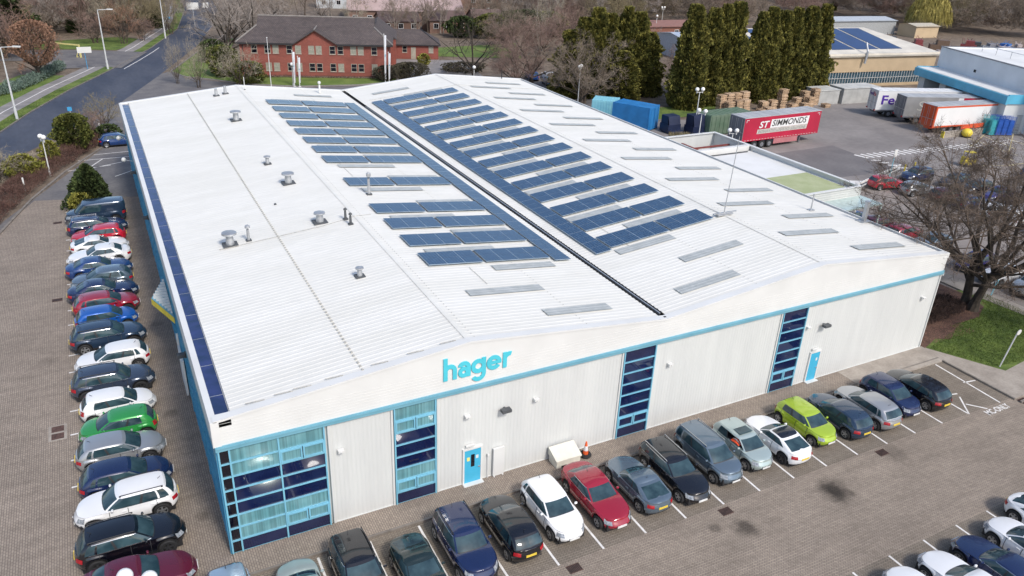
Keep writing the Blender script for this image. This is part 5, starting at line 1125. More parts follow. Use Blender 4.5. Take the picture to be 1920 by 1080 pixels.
# ================================================================ FACTORY WITH SOLAR ROOF
M_cream = tmat('cream_render', (.50, .38, .24), scale=.5, var=.06); M_froof = tmat('cream_roof', (.62, .57, .48), scale=.3); M_pvb = tmat('deep_blue_solar', (.008, .030, .115), rough=.3, scale=.5); M_fgl = tmat('factory_glass', (.03, .06, .08), rough=.15, scale=1.2, col2=(.05, .10, .13))
FA = math.radians(-8)
F = empty('cream_factory', (104.0, 72.6, 0), FA, 'cream walled factory with deep blue solar panels on its roof, behind the conifer row', 'factory')
b = MB(); b.box(0, 34, 0, .3, 0, .5); b.box(0, 34, 0, .3, 2.6, 5.3); b.box(33.7, 34, .3, 22, 0, 5.3); b.box(0, .3, .3, 22, 0, 5.3); b.build('wall', M_cream, F)
b = MB(); b.box(.3, 33.7, .12, .2, .5, 2.6); wn = b.build('window', M_fgl, F); b = MB()
for k in range(56): b.box(.3+k*.6, .36+k*.6, .02, .12, .5, 2.6)
b.box(.3, 33.7, .04, .12, 1.5, 1.56); b.build('glazing_bar', M_white, wn)
b = MB(); b.box(-.4, 34.4, -.4, .5, 5.3, 5.9); b.box(-.5, 34.5, -.5, -.4, 5.5, 5.7); b.build('fascia', M_froof, F)
b = MB(); b.poly([(-.4, .5, 5.9), (34.4, .5, 5.9), (29.5, 15, 8.2), (-.4, 15, 8.2)]); b.poly([(34.4, .5, 5.9), (34.4, 30, 5.9), (29.5, 15, 8.2)]); b.poly([(34.4, 30, 5.9), (-.4, 30, 5.9), (-.4, 15, 8.2), (29.5, 15, 8.2)]); rf = b.build('roof', M_froof, F)
for k in range(5):
    a = 1.0+k*5.4; b = MB()
    def pf(x, t, h=.05): return (x, .5+14.5*t, 5.9+2.3*t+h)
    xr = lambda x, t: x-(2.2*t if k == 5 else 0)
    b.poly([pf(a, .12), pf(a+4.9, .12), pf(a+4.9, .96), pf(a, .96)]); b.poly([pf(a+5.0, .12, .02), pf(a+5.0, .96, .02), pf(a+5.0, .96), pf(a+5.0, .12)]); b.poly([pf(a, .12, .02), pf(a+5, .12, .02), pf(a+5, .12), pf(a, .12)]); b.build('solar_panel', M_pvb, rf)
b = MB(); b.tube((17, -.6, 4.2), (17.2, -.6, 6.2), .22); b.tube((17.2, -.6, 6.2), (17.6, .6, 7.6), .16); b.build('flue', M_zinc, F)
# ================================================================ DOCK WAREHOUSE
M_dwall = tmat('pale_blue_white_cladding', (.74, .76, .78), scale=.4, var=.05); M_fas = tmat('sky_blue_fascia', (.10, .42, .60), rough=.4, scale=.5)
D = empty('dock_warehouse', (120.6, 59.4, 0), math.radians(-20.6)-PI/2, 'white warehouse with a sky blue canopy over its loading docks at the right edge', 'warehouse')
# local x runs along the dock front (towards the viewer), local y goes into the building
b = MB(); b.box(0, 22.8, 0, .25, 4.2, 5.4); b.box(22.55, 22.8, .25, 60, 4.3, 5.6); b.box(0, .25, .25, 6, 4.3, 5.6); b.build('fascia', M_fas, D)
b = MB(); b.box(.25, 22.55, .25, 4.1, 5.3, 5.5); b.build('canopy_roof', M_annr, D)
b = MB(); b.box(-.4, 26, 4.1, 4.35, 0, 8.7); b.box(25.75, 26, 4.35, 60, 0, 8.7) ; b.box(-.4, -.15, 4.35, 60, 0, 8.7); b.build('wall', M_dwall, D)
b = MB()
for k in range(100): b.box(1+k*.25, 1.1+k*.25, 4.07, 4.1, 5.65, 8.6)
b.build('cladding_rib', M_dwall, D)
b = MB(); b.box(-.5, 26.1, 4.0, 4.4, 8.7, 8.8); b.box(25.8, 26.1, 4.4, 60, 8.7, 8.8); b.box(-.5, -.2, 4.4, 60, 8.7, 8.8); b.build('parapet', M_dgrey, D)
b = MB(); b.box(-.15, 25.75, 4.35, 60, 8.4, 8.55); rr = b.build('roof', M_annr, D)
b = MB()
for k in range(7): b.tube((3+k*3.4, 9, 8.5), (3+k*3.4, 9, 9.6), .05, n=6)
b.tube((3, 9, 9.55), (23.4, 9, 9.55), .04, n=6); b.build('roof_rail', M_zinc, rr)
for x in (1.0, 6.6, 12.4, 18.0): b = MB(); b.box(x, x+1.5, .6, 4.0, 0, 5.2); b.build('dock_pier', M_clad, D)
for x in (2.6, 8.3, 14.1): b = MB(); b.box(x, x+3.8, 4.02, 4.09, 1.1, 4.9); b.build('dock_door', M_gblack, D)
b = MB(); b.box(.5, 22.5, 3.2, 4.06, 0, 1.1); b.build('dock_platform', M_conc, D)
b = MB(); b.box(20.0, 22.6, .3, 1.0, 0, 5.2); b.box(22.3, 22.6, 1.0, 60, 0, 5.2); b.build('end_wall', M_clad, D)
b = MB(); b.box(9.0, 9.5, 4.0, 4.06, 6.3, 6.7); b.build('wall_vent', M_dark, D)
# ================================================================ DISTANT BUILDINGS
M_pinkr = tmat('pinkish_tile_roof', (.46, .33, .29), scale=.3, var=.08); M_hb = tmat('brown_brick', (.20, .12, .09), scale=.6); M_hr = tmat('brown_tile_roof', (.13, .085, .07), scale=.6)
def house(x, y, rot, l, d, h, rh, wm, rm, label, nwin=3, name='house', cat='house'):
    t = empty(name, (x, y, 0), math.radians(rot), label, cat); b = MB(); b.box(0, l, 0, d, 0, h); b.poly([(0, 0, h), (0, d, h), (0, d/2, h+rh)][::-1]); b.poly([(l, 0, h), (l, d, h), (l, d/2, h+rh)]); b.build('wall', wm, t)
    b = MB(); b.poly([(-.3, -.4, h-.1), (l+.3, -.4, h-.1), (l+.3, d/2, h+rh), (-.3, d/2, h+rh)]); b.poly([(l+.3, d+.4, h-.1), (-.3, d+.4, h-.1), (-.3, d/2, h+rh), (l+.3, d/2, h+rh)]); b.build('roof', rm, t)
    for k in range(nwin):
        cx = (k+.5)*l/nwin
        for z in ([1.0] if h < 4 else [1.0, 3.5]):
            if z+1.2 > h: continue
            b = MB(); b.box(cx-.6, cx+.6, -.06, -.003, z, z+1.2); wo = b.build('window', M_white, t); p = MB()
            for s in (0, 1): p.box(cx-.5+s*.52, cx-.02+s*.52, -.075, -.061, z+.1, z+1.1)
            p.build('pane', M_gblack, wo)
    return t
house(58, 150, -8, 9, 8, 2.7, 1.6, M_hb, M_hr, 'brown brick house left of the arched window house, behind the bare trees'); house(69, 148, -8, 9, 8, 2.9, 1.7, M_hb, M_hr, 'brown brick house with white windows in the middle behind the bare trees'); house(80, 147, -8, 7, 7, 3.1, 1.8, M_hb, M_hr, 'dark brown house at the right of the distant row beside the evergreens')
house(55, 166, -18, 28, 26, 3.4, 2.6, M_hb, M_pinkr, 'long building with a pale pink roof above the brick office', 8, 'industrial_building', 'building')
house(86, 176, -8, 22, 22, 5, 4, M_hb, M_pinkr, 'pale pink roofed building behind the brown houses', 5, 'industrial_building', 'building')
house(66, 215, -18, 30, 20, 5, 3, M_hb, M_pinkr, 'farthest pink roofed building at the top edge of the picture', 6, 'industrial_building', 'building')
house(56, 199, -18, 12, 8, 4, 2, tmat('pale_grey_wall', (.5, .52, .53)), tmat('pale_grey_roof', (.55, .58, .6)), 'pale grey low building at the top beside the pink roofs', 3, 'industrial_building', 'building')
house(166, 124, -6, 28, 9, 3.6, .5, tmat('metal_shed_wall', (.33, .34, .34)), tmat('metal_shed_roof', (.42, .45, .48)), 'long grey metal shed behind the factory solar roof', 0, 'metal_shed', 'shed')
house(193, 114, -6, 8, 6, 3.0, .4, M_cream, tmat('beige_roof', (.5, .46, .38)), 'small beige shed right of the grey metal shed', 0, 'metal_shed', 'shed')
house(106, 101, -5, 24, 12, 4, .8, tmat('pale_shed_wall', (.42, .44, .47)), tmat('pale_blue_roof', (.34, .40, .50), scale=.6, col2=(.45, .48, .52)), 'flat pale blue roofed shed seen in the gap between the conifers', 3, 'metal_shed', 'shed')
house(108, 96, -5, 7, 4, 2.6, .3, M_red, M_orl, 'small red container like shed in the gap between the conifers', 0, 'metal_shed', 'shed')
house(112, 128, -5, 24, 10, 3, .8, tmat('rust_wall', (.22, .09, .06)), tmat('rust_roof', (.26, .13, .10)), 'rust red shed at the top of the gap between the conifers', 3, 'metal_shed', 'shed')
# scrap yard beyond the factory
sr = random.Random(5); sm = [tmat('scrap_'+n, c) for n, c in (('red', (.22, .05, .05)), ('grey', (.2, .2, .22)), ('pale', (.42, .36, .34)), ('blue', (.04, .14, .4)), ('brown', (.14, .09, .06)), ('dark', (.05, .055, .06)))]
sn = ['red', 'grey', 'pinkish', 'blue', 'brown', 'dark']
for k in range(34):
    x = sr.uniform(150, 200); y = sr.uniform(-.9, .9)*7+103-(x-150)*.35; h = sr.uniform(1.0, 3.0); l = sr.uniform(1.5, 5); ww = sr.uniform(1.2, 2.5); ci = sr.randrange(6); b = MB(); b.box(0, l, 0, ww, 0, h*.6); b.box(l*.15, l*.7, .1, ww-.1, h*.6, h)
    for q in range(4): b.tube((sr.uniform(0, l), sr.uniform(0, ww), h*.5), (sr.uniform(0, l), sr.uniform(0, ww), h*1.25), .05, n=4)
    o = b.build('scrap_heap', sm[ci]); o.location = (x, y, 0); o.rotation_euler = (0, 0, sr.uniform(0, 3)); tag(o, '%s scrap pile in the yard beyond the factory and dock warehouse' % sn[ci], 'scrap', 'scrap piles beyond the factory')
# ================================================================ VEGETATION
M_bark = mat('bark', (.060, .045, .034), .95, scale=3, col2=(.11, .085, .065), var2=.2)
M_barkd = mat('dark_bark', (.035, .028, .022), .95, scale=3, col2=(.07, .055, .042), var2=.2)
M_barkt = mat('oak_twig_bark', (.11, .082, .06), .95, scale=1, col2=(.175, .13, .10))
M_barkp = mat('pale_bark', (.20, .17, .14), .9, scale=3, col2=(.32, .28, .24))
M_twig = mat('brown_twigs', (.175, .138, .105), .95, scale=.7, col2=(.27, .215, .165))
M_twigr = mat('reddish_twigs', (.19, .125, .10), .95, scale=.7, col2=(.28, .19, .155))
M_twigg = mat('grey_twigs', (.23, .195, .17), .95, scale=.7, col2=(.34, .295, .26))
M_twigp = mat('pale_twigs', (.26, .22, .16), .95, scale=.7, col2=(.38, .33, .25))
M_twigo = mat('olive_twigs', (.18, .15, .085), .95, scale=.7, col2=(.27, .225, .13))
M_copper = mat('copper_leaves', (.18, .095, .06), .9, scale=1.6, col2=(.30, .175, .115), var2=.2)
def leafm(n, c, c2, sc=1.6): return mat(n, c, .85, scale=sc, col2=c2, var2=.35, spec=.25, island=.55)
M_con = leafm('conifer_foliage', (.066, .070, .017), (.22, .195, .045), 1.3); M_ev = leafm('evergreen_foliage', (.038, .052, .012), (.14, .145, .035)); M_evd = leafm('dark_evergreen_foliage', (.02, .034, .012), (.07, .095, .03)); M_yg = leafm('yellow_green_foliage', (.12, .13, .02), (.28, .26, .06)); M_will = leafm('willow_twigs', (.24, .20, .05), (.40, .34, .11), .8)
M_clip = leafm('clipped_shrub', (.05, .045, .030), (.085, .075, .05)); M_hedge = mat('brown_hedge_twigs', (.085, .042, .034), .95, scale=.5, col2=(.15, .085, .065), var2=.25)
def rv(r): 
    while True:
        v = Vector((r.uniform(-1, 1), r.uniform(-1, 1), r.uniform(-1, 1)))
        if .05 < v.length < 1: return v.normalized()
def twig(b, p, d, l, w, r, m=0):
    s = d.cross(rv(r)); 
    if s.length < .01: return
    s = s.normalized()*w; q = p+d*l; n = len(b.v); b.v += [tuple(p-s), tuple(p+s), tuple(q)]; b.f.append((n, n+1, n+2)); b.m.append(m)
def bare(seed, H, R, tr, stems=1, nlimb=6, lv=3, tw=7, tl=.55, tww=.012, crown0=.3, flat=1.0, up=.5, droop=0.0, sub=(5, 5, 4), trim=None):
    """returns (trunk MB, crown MB); every limb tapers and forks, twigs fill an ellipsoidal crown"""
    r = random.Random(seed); T = MB(); Cn = MB()
    cz = H*(crown0+1)/2; rz_ = H*(1-crown0)/2
    def grow(p, d, L, rad, lev):
        n = 4 if lev < 2 else 3; pts = [p]; rr = [rad]; dd = d.copy()
        for i in range(n):
            dd = (dd+rv(r)*.22+Vector((0, 0, up*.10-droop*.1*lev))).normalized(); p = p+dd*(L/n)
            pts.append(p); rr.append(rad*(1-.75*(i+1)/n))
        B = T if lev <= 1 else Cn; sides = (8, 6, 4, 3)[min(3, lev)]
        for i in range(n): B.tube(pts[i], pts[i+1], rr[i], rr[i+1], sides, cap=False)
        if lev >= lv:
            for _ in range(tw):
                t = r.random(); i = min(n-1, int(t*n)); q = pts[i].lerp(pts[i+1], t*n-i); td = ((pts[i+1]-pts[i]).normalized()*.6+rv(r)+Vector((0, 0, .25-droop))).normalized(); twig(Cn, q, td, tl*r.uniform(.5, 1.2), tww, r)
                q2 = q+td*tl*.35; twig(Cn, q2, (td+rv(r)*.8).normalized(), tl*.5, tww*.7, r)
            return
        k = sub[min(len(sub)-1, lev)]
        for j in range(k):
            t = r.uniform(.42, 1.0); i = min(n-1, int(t*n)); q = pts[i].lerp(pts[i+1], t*n-i)
            nd_ = ((pts[i+1]-pts[i]).normalized()*.55+rv(r)*.75+Vector((0, 0, up*.25)))
            nd_.normalize(); e = Vector((q.x/R, q.y/R, (q.z-cz)/rz_)); room = max(.25, 1.15-e.length)
            grow(q, nd_, L*r.uniform(.5, .75)*min(1, room+.25), max(.006, rr[i]*.55), lev+1)
    for s in range(stems):
        base = Vector((0, 0, 0)) if stems == 1 else Vector((math.cos(s*PI*2/stems)*.4, math.sin(s*2*PI/stems)*.4, 0)); d0 = Vector((base.x*.3, base.y*.3, 1)).normalized()
        pts = [base]; k = 5; th = H*max(.22, crown0*.9+.12); p = base
        for i in range(k):
            d0 = (d0+rv(r)*.08).normalized(); q = p+d0*th/k; T.tube(p, q, tr*(1-.5*i/k)*(1.35 if i == 0 else 1), tr*(1-.5*(i+1)/k), 9, cap=False); p = q; pts.append(p)
        for j in range(nlimb):
            a = 2*PI*(j+r.uniform(-.3, .3))/nlimb+s; t = r.uniform(.55, 1); q = pts[0].lerp(pts[-1], t) if False else pts[min(k, int(t*k))]
            el = r.uniform(.15, .75)*flat; dl = Vector((math.cos(a)*math.cos(el*PI/2), math.sin(a)*math.cos(el*PI/2), math.sin(el*PI/2))); L = R*.85/max(.45, math.cos(el*PI/2)) ; L = min(L, (H-q.z)*1.0/max(.25, dl.z))
            grow(q, dl, L, tr*.42, 1)
        grow(pts[-1], Vector((d0.x, d0.y, 1)).normalized(), H-pts[-1].z, tr*.5, 1)
    return T, Cn
def thing_tree(name, T, Cn, mt, mc, x, y, z=0, rz=0, label='', group=None, cat='tree', sc=1.0, szz=None):
    t = empty(name, (x, y, z), rz, label, cat, group); t.scale = (sc, sc, szz or sc)
    if T: T.build('trunk', mt, t, True)
    Cn.build('crown', mc, t); return t
def share_tree(src, name, x, y, rz, sc, szz, label, group, mc=None, cat='tree'):
    t = empty(name, (x, y, 0), rz, label, cat, group); t.scale = (sc, sc, szz)
    for nm, me in src:
        o = bpy.data.objects.new(nm, me); COL.objects.link(o); o.parent = t
        if nm == 'crown' and mc: o.material_slots[0].link = 'OBJECT'; o.material_slots[0].material = mc
    return t
def msh(T, Cn, mt, mc):
    o1 = T.build('trunk', mt, None, True, link=False); o2 = Cn.build('crown', mc, link=False); return [('trunk', o1.data), ('crown', o2.data)]
def leafy(seed, R, H, n, size, shape='col', core=True, lump=.22, p=2.2, tilt=.6):
    """foliage of small leaf-sized quads through the crown's outer volume, with a lumpy outline"""
    r = random.Random(seed); b = MB(); ph = [r.uniform(0, 6.28) for _ in range(6)]
    for _ in range(n):
        h = r.random(); a = r.uniform(0, 2*PI)
        if shape == 'col': rad = R*(1-max(0, (h-.12))**p*.92)*(.82+.18*min(1, h/.12))
        elif shape == 'cone': rad = R*(1-h)**.75
        else: rad = R*math.sqrt(max(0, 1-(2*h-1)**2))
        nz = noise.noise(Vector((math.cos(a)*2.0+ph[0], math.sin(a)*2.0+ph[1], h*H*.55+ph[2]))); nz2 = noise.noise(Vector((math.cos(a)*5+ph[3], math.sin(a)*5, h*H*1.6)))
        k = 1+lump*nz*2+lump*.8*nz2; d = r.random()**.35; rr = rad*k*(.55+.45*d) if shape != 'cone' else rad*k*(.4+.6*d)
        c = Vector((rr*math.cos(a), rr*math.sin(a), h*H)); out = Vector((math.cos(a), math.sin(a), tilt)).normalized(); out = (out+rv(r)*.55).normalized(); s = out.cross(rv(r)).normalized()*size*r.uniform(.35, .8); u = out*size*r.uniform(.6, 1.3)
        q = len(b.v); b.v += [tuple(c-s), tuple(c+s), tuple(c+s*.6+u), tuple(c-s*.3+u*.8)]; b.f.append((q, q+1, q+2, q+3)); b.m.append(0)
    return b
def stem(H, r0=.12, n=3, seed=1):
    b = MB(); rr = random.Random(seed); p = Vector((0, 0, 0))
    for i in range(n): q = Vector((rr.uniform(-.08, .08), rr.uniform(-.08, .08), H*(i+1)/n)); b.tube(p, q, r0*(1-.8*i/n), r0*(1-.8*(i+1)/n), 7, cap=False); p = q
    return b
# conifer row and group
CONM = []
for sd in (1, 2, 3, 4, 5):
    CONM.append(msh(stem(12, .22, 4, sd), leafy(sd, 2.2, 14, 21000, .29, 'col', lump=.38+.04*sd, p=(2.0, 2.6, 1.6, 2.3, 1.8)[sd-1], tilt=1.1), M_barkd, M_con))
cn = ['leftmost conifer of the tall row, standing a little apart', 'second tall conifer of the row behind the broad pallet block', 'third conifer in the row behind the pallets', 'fourth conifer, highest one before the notch in the row', 'fifth conifer, first one right of the notch in the row', 'sixth conifer of the row, right of the notch', 'seventh conifer in the row above the tall pallet tower', 'eighth conifer in the row behind the pallets', 'ninth conifer, second from the right end of the row', 'tenth conifer at the right end of the row beside the cream factory']
for i, (x, h) in enumerate(((78.1, 14.8), (82.3, 14.2), (84.5, 14.7), (87.0, 15.0), (91.4, 13.6), (93.7, 14.2), (96.8, 13.6), (99.3, 14.0), (102.1, 14.2), (105.3, 14.5))):
    sx = .80 if i else 1.0; share_tree(CONM[i % 5], 'conifer', x, 66.5+rnd.uniform(-.5, .5), rnd.uniform(0, 6), sx*rnd.uniform(.95, 1.1), h/14*1.01, cn[i], 'tall columnar conifers behind the pallets')
cg = ['low conifer at the left end of the broad conifer clump', 'conifer second from the left in the broad clump', 'highest conifer on the left of the broad clump', 'conifer in the middle of the broad clump', 'pointed tall conifer right of the middle of the broad clump', 'conifer second from the right in the broad clump', 'short conifer at the right end of the broad clump', 'conifer in front at the foot of the broad clump']
for i, (x, y, h) in enumerate(((64.9, 79, 10), (66.8, 78, 12), (68.6, 77.5, 13.4), (70.6, 77, 12.6), (73.4, 76.5, 13.6), (75.6, 76.5, 12.8), (77.6, 76, 9.8), (71.5, 73.6, 7.5))):
    share_tree(CONM[(i*2+1) % 5], 'conifer', x, y, rnd.uniform(0, 6), 1.0, h/14, cg[i], 'conifers in the broad clump behind the containers')
share_tree(CONM[0], 'conifer', -15.6, 147, 1, 2.1, .92, 'dark tall conifer at the top left corner', None, M_evd)
share_tree(CONM[1], 'conifer', -20, 150, 2, 2.0, .95, 'dark conifer cut by the left frame edge at the top', None, M_evd)
# bare tree kinds
T1 = msh(*bare(11, 8.6, 5.2, .22, 3, 7, 3, 9, .75, .016, .12, up=.8, sub=(6, 6, 5)), M_bark, M_twig)        # dense rounded
T2 = msh(*bare(12, 11, 4.0, .2, 1, 6, 3, 8, .7, .016, .28, up=1.0, sub=(5, 5, 5)), M_bark, M_twigg)           # upright
T3 = msh(*bare(13, 8.2, 6.4, .36, 1, 7, 3, 6, .6, .016, .22, flat=.75, up=.2, sub=(5, 5, 4)), M_barkd, M_twig)  # old spreading
T4 = msh(*bare(14, 10.5, 3.6, .12, 3, 4, 3, 6, .8, .014, .2, up=1.3, sub=(5, 5, 4)), M_barkp, M_twigp)        # pale birch like
T5 = msh(*bare(15, 5.4, 3.4, .1, 4, 5, 2, 9, .7, .016, .05, up=.8, sub=(6, 6)), M_bark, M_twigr)               # shrub
# leading bare oak at the right
T, Cn = bare(33, 12.8, 9.4, .40, 2, 10, 3, 19, .8, .013, .32, flat=.85, up=.2, sub=(6, 9, 8))
thing_tree('bare_oak', T, Cn, M_barkd, M_barkt, 55.2, 2.6, .1, 1.2, 'big bare oak with two thick stems growing from the mulch bed at the right', None, 'tree', .94, .82)
T, Cn = bare(31, 11, 7.0, .34, 1, 8, 3, 10, .6, .016, .25, flat=.9, up=.3, sub=(6, 7, 6))
thing_tree('bare_oak', T, Cn, M_barkd, M_bark, 66.0, -7.2, 0, 0, 'bare tree whose branches enter from the right edge below the car park')
share_tree(T1, 'bare_tree', 64.4, 74.0, 0, 1.12, 1.0, 'dense rounded brown bare tree just behind the right back corner of the roof', None)
share_tree(T3, 'bare_tree', 56.0, 95.6, .4, .98, 1.03, 'dark gnarled old tree right of the brick wing', None, M_barkd)
share_tree(T3, 'bare_tree', 64.2, 90.0, 2.4, .95, .95, 'gnarled bare tree between the dark old tree and the rounded brown tree', None)
share_tree(T1, 'bare_tree', 60.5, 88.5, 2.0, .9, .72, 'low brown bare crown in front of the gnarled tree', None, M_twigr)
share_tree(T1, 'bare_tree', 70, 82.5, 1.0, .8, .82, 'brown bare tree against the left side of the conifer clump', None)
share_tree(T1, 'bare_tree', 72.5, 112, 4.0, 1.15, .75, 'wide pinkish brown bare tree in the middle distance', None, M_twigr)
share_tree(T1, 'bare_tree', 81, 116, 4.6, 1.1, .72, 'pinkish brown bare tree right of its wider twin in the middle distance', None, M_twigr)
share_tree(T4, 'birch', 91.0, 131, 0, 1.15, 1.05, 'tall pale trunked tree left of the conifer clump, right one of two', None); share_tree(T4, 'birch', 86.5, 127, 2, 1.1, .95, 'tall pale trunked tree left of the conifer clump, left one of two', None)
share_tree(T5, 'shrub', 86.5, 79, 0, .9, 1.05, 'reddish bare shrub in the gap between the conifer clump and the row', None, None, 'shrub'); share_tree(T4, 'sapling', 84.2, 84, 1, .55, .75, 'thin grey sapling in the gap between the conifers', None, M_twigg)
share_tree(T5, 'shrub', 82.5, 70.5, 2, .8, .8, 'brown shrub at the foot of the gap left of the conifer row', None, None, 'shrub')
share_tree(T3, 'beech_tree', -9.2, 113.6, 1, .80, 1.03, 'round tree holding coppery leaves beside the green netted hedge', None, M_copper)
lf = leafy(61, 3.6, 6.4, 4200, .26, 'ball', lump=.3); lf.v = [(x, y, z+2.2) for x, y, z in lf.v]; c = lf.build('leaves', M_copper); c.parent = [o for o in COL.objects if o.name.startswith('beech_tree')][-1]
share_tree(T5, 'shrub', 4.5, 147, 0, 1.15, 1.2, 'red brown leafy shrub beside the mouth of the side road', None, M_copper, 'shrub'); share_tree(T5, 'shrub', -.5, 149, 1, 1.1, .9, 'dark red low shrub left of the red brown leafy one', None, M_twigr, 'shrub'); share_tree(T5, 'shrub', 8, 150, 3, .9, .7, 'brown scrub right of the red brown leafy shrub', None, None, 'shrub')
share_tree(T1, 'bare_tree', 3.5, 160, 0, 1.0, 1.15, 'whitish blossoming tree behind the middle street light', None, M_twigp)
share_tree(T3, 'bare_tree', 20.5, 127, 3, 1.15, 1.15, 'grey bare spreading tree left of the brick office', None, M_twigg); share_tree(T3, 'bare_tree', 27, 134, 1, 1.1, 1.2, 'grey bare tree behind the left end of the brick office', None, M_twigg); share_tree(T1, 'bare_tree', 24, 143, 2, 1.2, 1.2, 'grey brown bare tree beyond the pair left of the brick office', None, M_twigg)
def bush(x, y, R, H, m, label, seed=1, n=2600, size=.22, shape='ball', cat='bush', name='bush', squash=1, z=0):
    t = empty(name, (x, y, z), 0, label, cat); b = leafy(seed, R, H, n, size, shape, lump=.42); b.build('foliage', m, t); stem(H*.6, .09, 3, seed).build('stem', M_bark, t, True); return t
bush(17.8, 123.2, 2.4, 3.8, M_evd, 'dark evergreen bush left of the brick office', 3); bush(17.2, 109.5, 2.6, 4.8, M_ev, 'olive green evergreen at the left front corner of the brick office', 4, 3400, .26); bush(19.8, 102.5, 2.4, 3.4, M_ev, 'green bush behind the pale twiggy shrub on the office lawn', 5, 3000)
share_tree(T5, 'shrub', 18.2, 100.6, 0, 1.05, .95, 'pale twiggy shrub on the office lawn behind the warehouse roof', None, M_twigp, 'shrub')
share_tree(T5, 'sapling', 9.6, 105.6, 0, .45, 1.0, 'thin pale sapling at the lawn corner, left one of two', None, M_twigp); share_tree(T5, 'sapling', 12.2, 101.6, 1, .6, 1.1, 'thin pale sapling at the lawn corner, right one of two', None, M_twigp)
bush(-5.2, 71.0, 1.75, 4.1, M_ev, 'rounded evergreen tree beside the main road, left of the warehouse', 6, 9000, .18, 'ball', 'tree', 'evergreen_tree'); bush(-9.9, 62.0, 1.5, 2.3, M_yg, 'small yellow green bush in the hedge near the left edge', 7, 1600); bush(-7.5, 66.5, .9, 2.4, M_yg, 'narrow green bush beside the rounded evergreen', 8, 900)
bush(-4.1, 51.6, 1.95, 3.7, M_evd, 'cone shaped evergreen bush behind the dark grey van', 9, 6500, .22, 'cone'); bush(-4.9, 50.4, 1.0, 1.4, M_yg, 'yellow green low bush at the foot of the cone shaped evergreen', 10, 900)
share_tree(T5, 'shrub', -1.7, 80.6, 0, .72, .62, 'bare rounded shrub at the roadside beyond the warehouse corner', None, M_twigo, 'shrub'); share_tree(T5, 'shrub', -3.4, 76.3, 2, .55, .5, 'low bare shrub between the rounded evergreen and the roadside shrub', None, M_twigr, 'shrub'); share_tree(T5, 'shrub', -12.2, 60.5, 1, .8, .55, 'pale bare shrub at the left edge by the main road', None, M_twigp, 'shrub')
bush(-1.6, 73.9, 1.2, 1.9, M_evd, 'dark small bush behind the lone blue hatchback', 12, 900)
bush(41.2, 98.6, 1.7, 2.5, M_clip, 'dark clipped dome shrub beside the right flag poles', 13, 5200, .14); bush(45.6, 99.5, 2.8, 2.6, M_clip, 'broad brown clipped dome shrub right of the brick office', 14, 7200, .15); bush(52.7, 110.5, 1.0, 2.0, M_yg, 'small yellow green bush in front of the brick wing', 15, 900); bush(46.8, 104.5, 1.5, 1.3, M_ev, 'low green bush between the clipped domes and the wing', 16, 900); bush(57.5, 103, 3.4, 1.4, M_clip, 'low brown hedge bush right of the clipped domes', 17, 2600)
bush(87.7, 136.5, 5.0, 6.0, M_evd, 'dark green evergreen mass beside the pale trunked trees', 18, 5200, .4); bush(80, 138, 3.8, 5.2, M_ev, 'mid green evergreen tree left of the dark green mass', 19, 3600, .4); bush(94.5, 138, 4.2, 5.4, M_ev, 'mid green evergreen behind the pale trunked trees', 20, 3600, .4); bush(74, 141, 3.0, 4.4, M_evd, 'dark evergreen by the brown houses', 21, 2500, .4)
# willow
r = random.Random(3); b = MB()
for _ in range(9000):
    a = r.uniform(0, 2*PI); rr = 5.6*math.sqrt(r.random()); h = 10.2*math.sqrt(max(.05, 1-(rr/6.3)**2))*r.uniform(.55, 1.0); q = Vector((rr*math.cos(a), rr*math.sin(a), h+1.0)); twig(b, q, (Vector((q.x*.05, q.y*.05, -1))+rv(r)*.15).normalized(), r.uniform(1, 2.8), .06, r)
thing_tree('willow_tree', stem(8, .4, 3, 4), b, M_barkd, M_will, 206.6, 121, 0, 0, 'yellow weeping willow at the top right behind the scrap yard')
# hedges: a long bare brown hedge, and the netted hedge by the road
def hedge(name, pl, w0, w1, H, m, label, n, l=.55, tw=.018, seed=2, leaf=False):
    r = random.Random(seed); b = MB(); segs = [(Vector(pl[i]+(0,)), Vector(pl[i+1]+(0,))) for i in range(len(pl)-1)]; Ls = [(q-p).length for p, q in segs]; tot = sum(Ls)
    for _ in range(n):
        t = r.random()*tot; i = 0
        while t > Ls[i]: t -= Ls[i]; i += 1
        p, q = segs[i]; c = p.lerp(q, t/Ls[i]); d = (q-p).normalized(); nn = Vector((-d.y, d.x, 0)); u = r.random(); hh = H*(1-abs(2*u-1)**3*.55)*(.75+.35*noise.noise(c*.45)+.25*noise.noise(c*1.7+nn*u*3)); z = hh*r.random()**.45
        P = c+nn*lerp(w0, w1, u)+Vector((0, 0, z*.92)); twig(b, P, (rv(r)+Vector((0, 0, .9))).normalized(), l*r.uniform(.5, 1.1), tw, r)
    return tag(b.build(name, m), label, 'hedge')
hedge('hedge', [(-40.5, -12), (-13.1, 40), (-9.4, 54.4), (-6.7, 62.2), (-2.7, 71.0), (-1, 76)], .3, 3.4, 1.35, M_hedge, 'long bare brown hedge along the kerb between the side lane and the main road', 52000, .5, .02)
hedge('low_scrub', [(-16, 52), (-12.6, 60), (-8, 69)], -1.2, 1.6, .8, M_twigp, 'pale straggly scrub between the brown hedge and the main road', 4000, .5, .014, 5)
hedge('netted_hedge', [(-19.5, 98), (-12.9, 104.9), (-10.4, 110.5), (-6.3, 122.5)], -.8, 1.2, 1.9, leafm('netting_green', (.10, .15, .12), (.17, .22, .18)), 'pale green netted hedge on the grass bank at the left edge', 15000, .4, .04, 7)
hedge('bed_planting', [(21, 107.0), (42, 99.4)], .2, .9, .5, M_hedge, 'low brown planting along the foot of the brick office', 3500, .3, .02, 8)
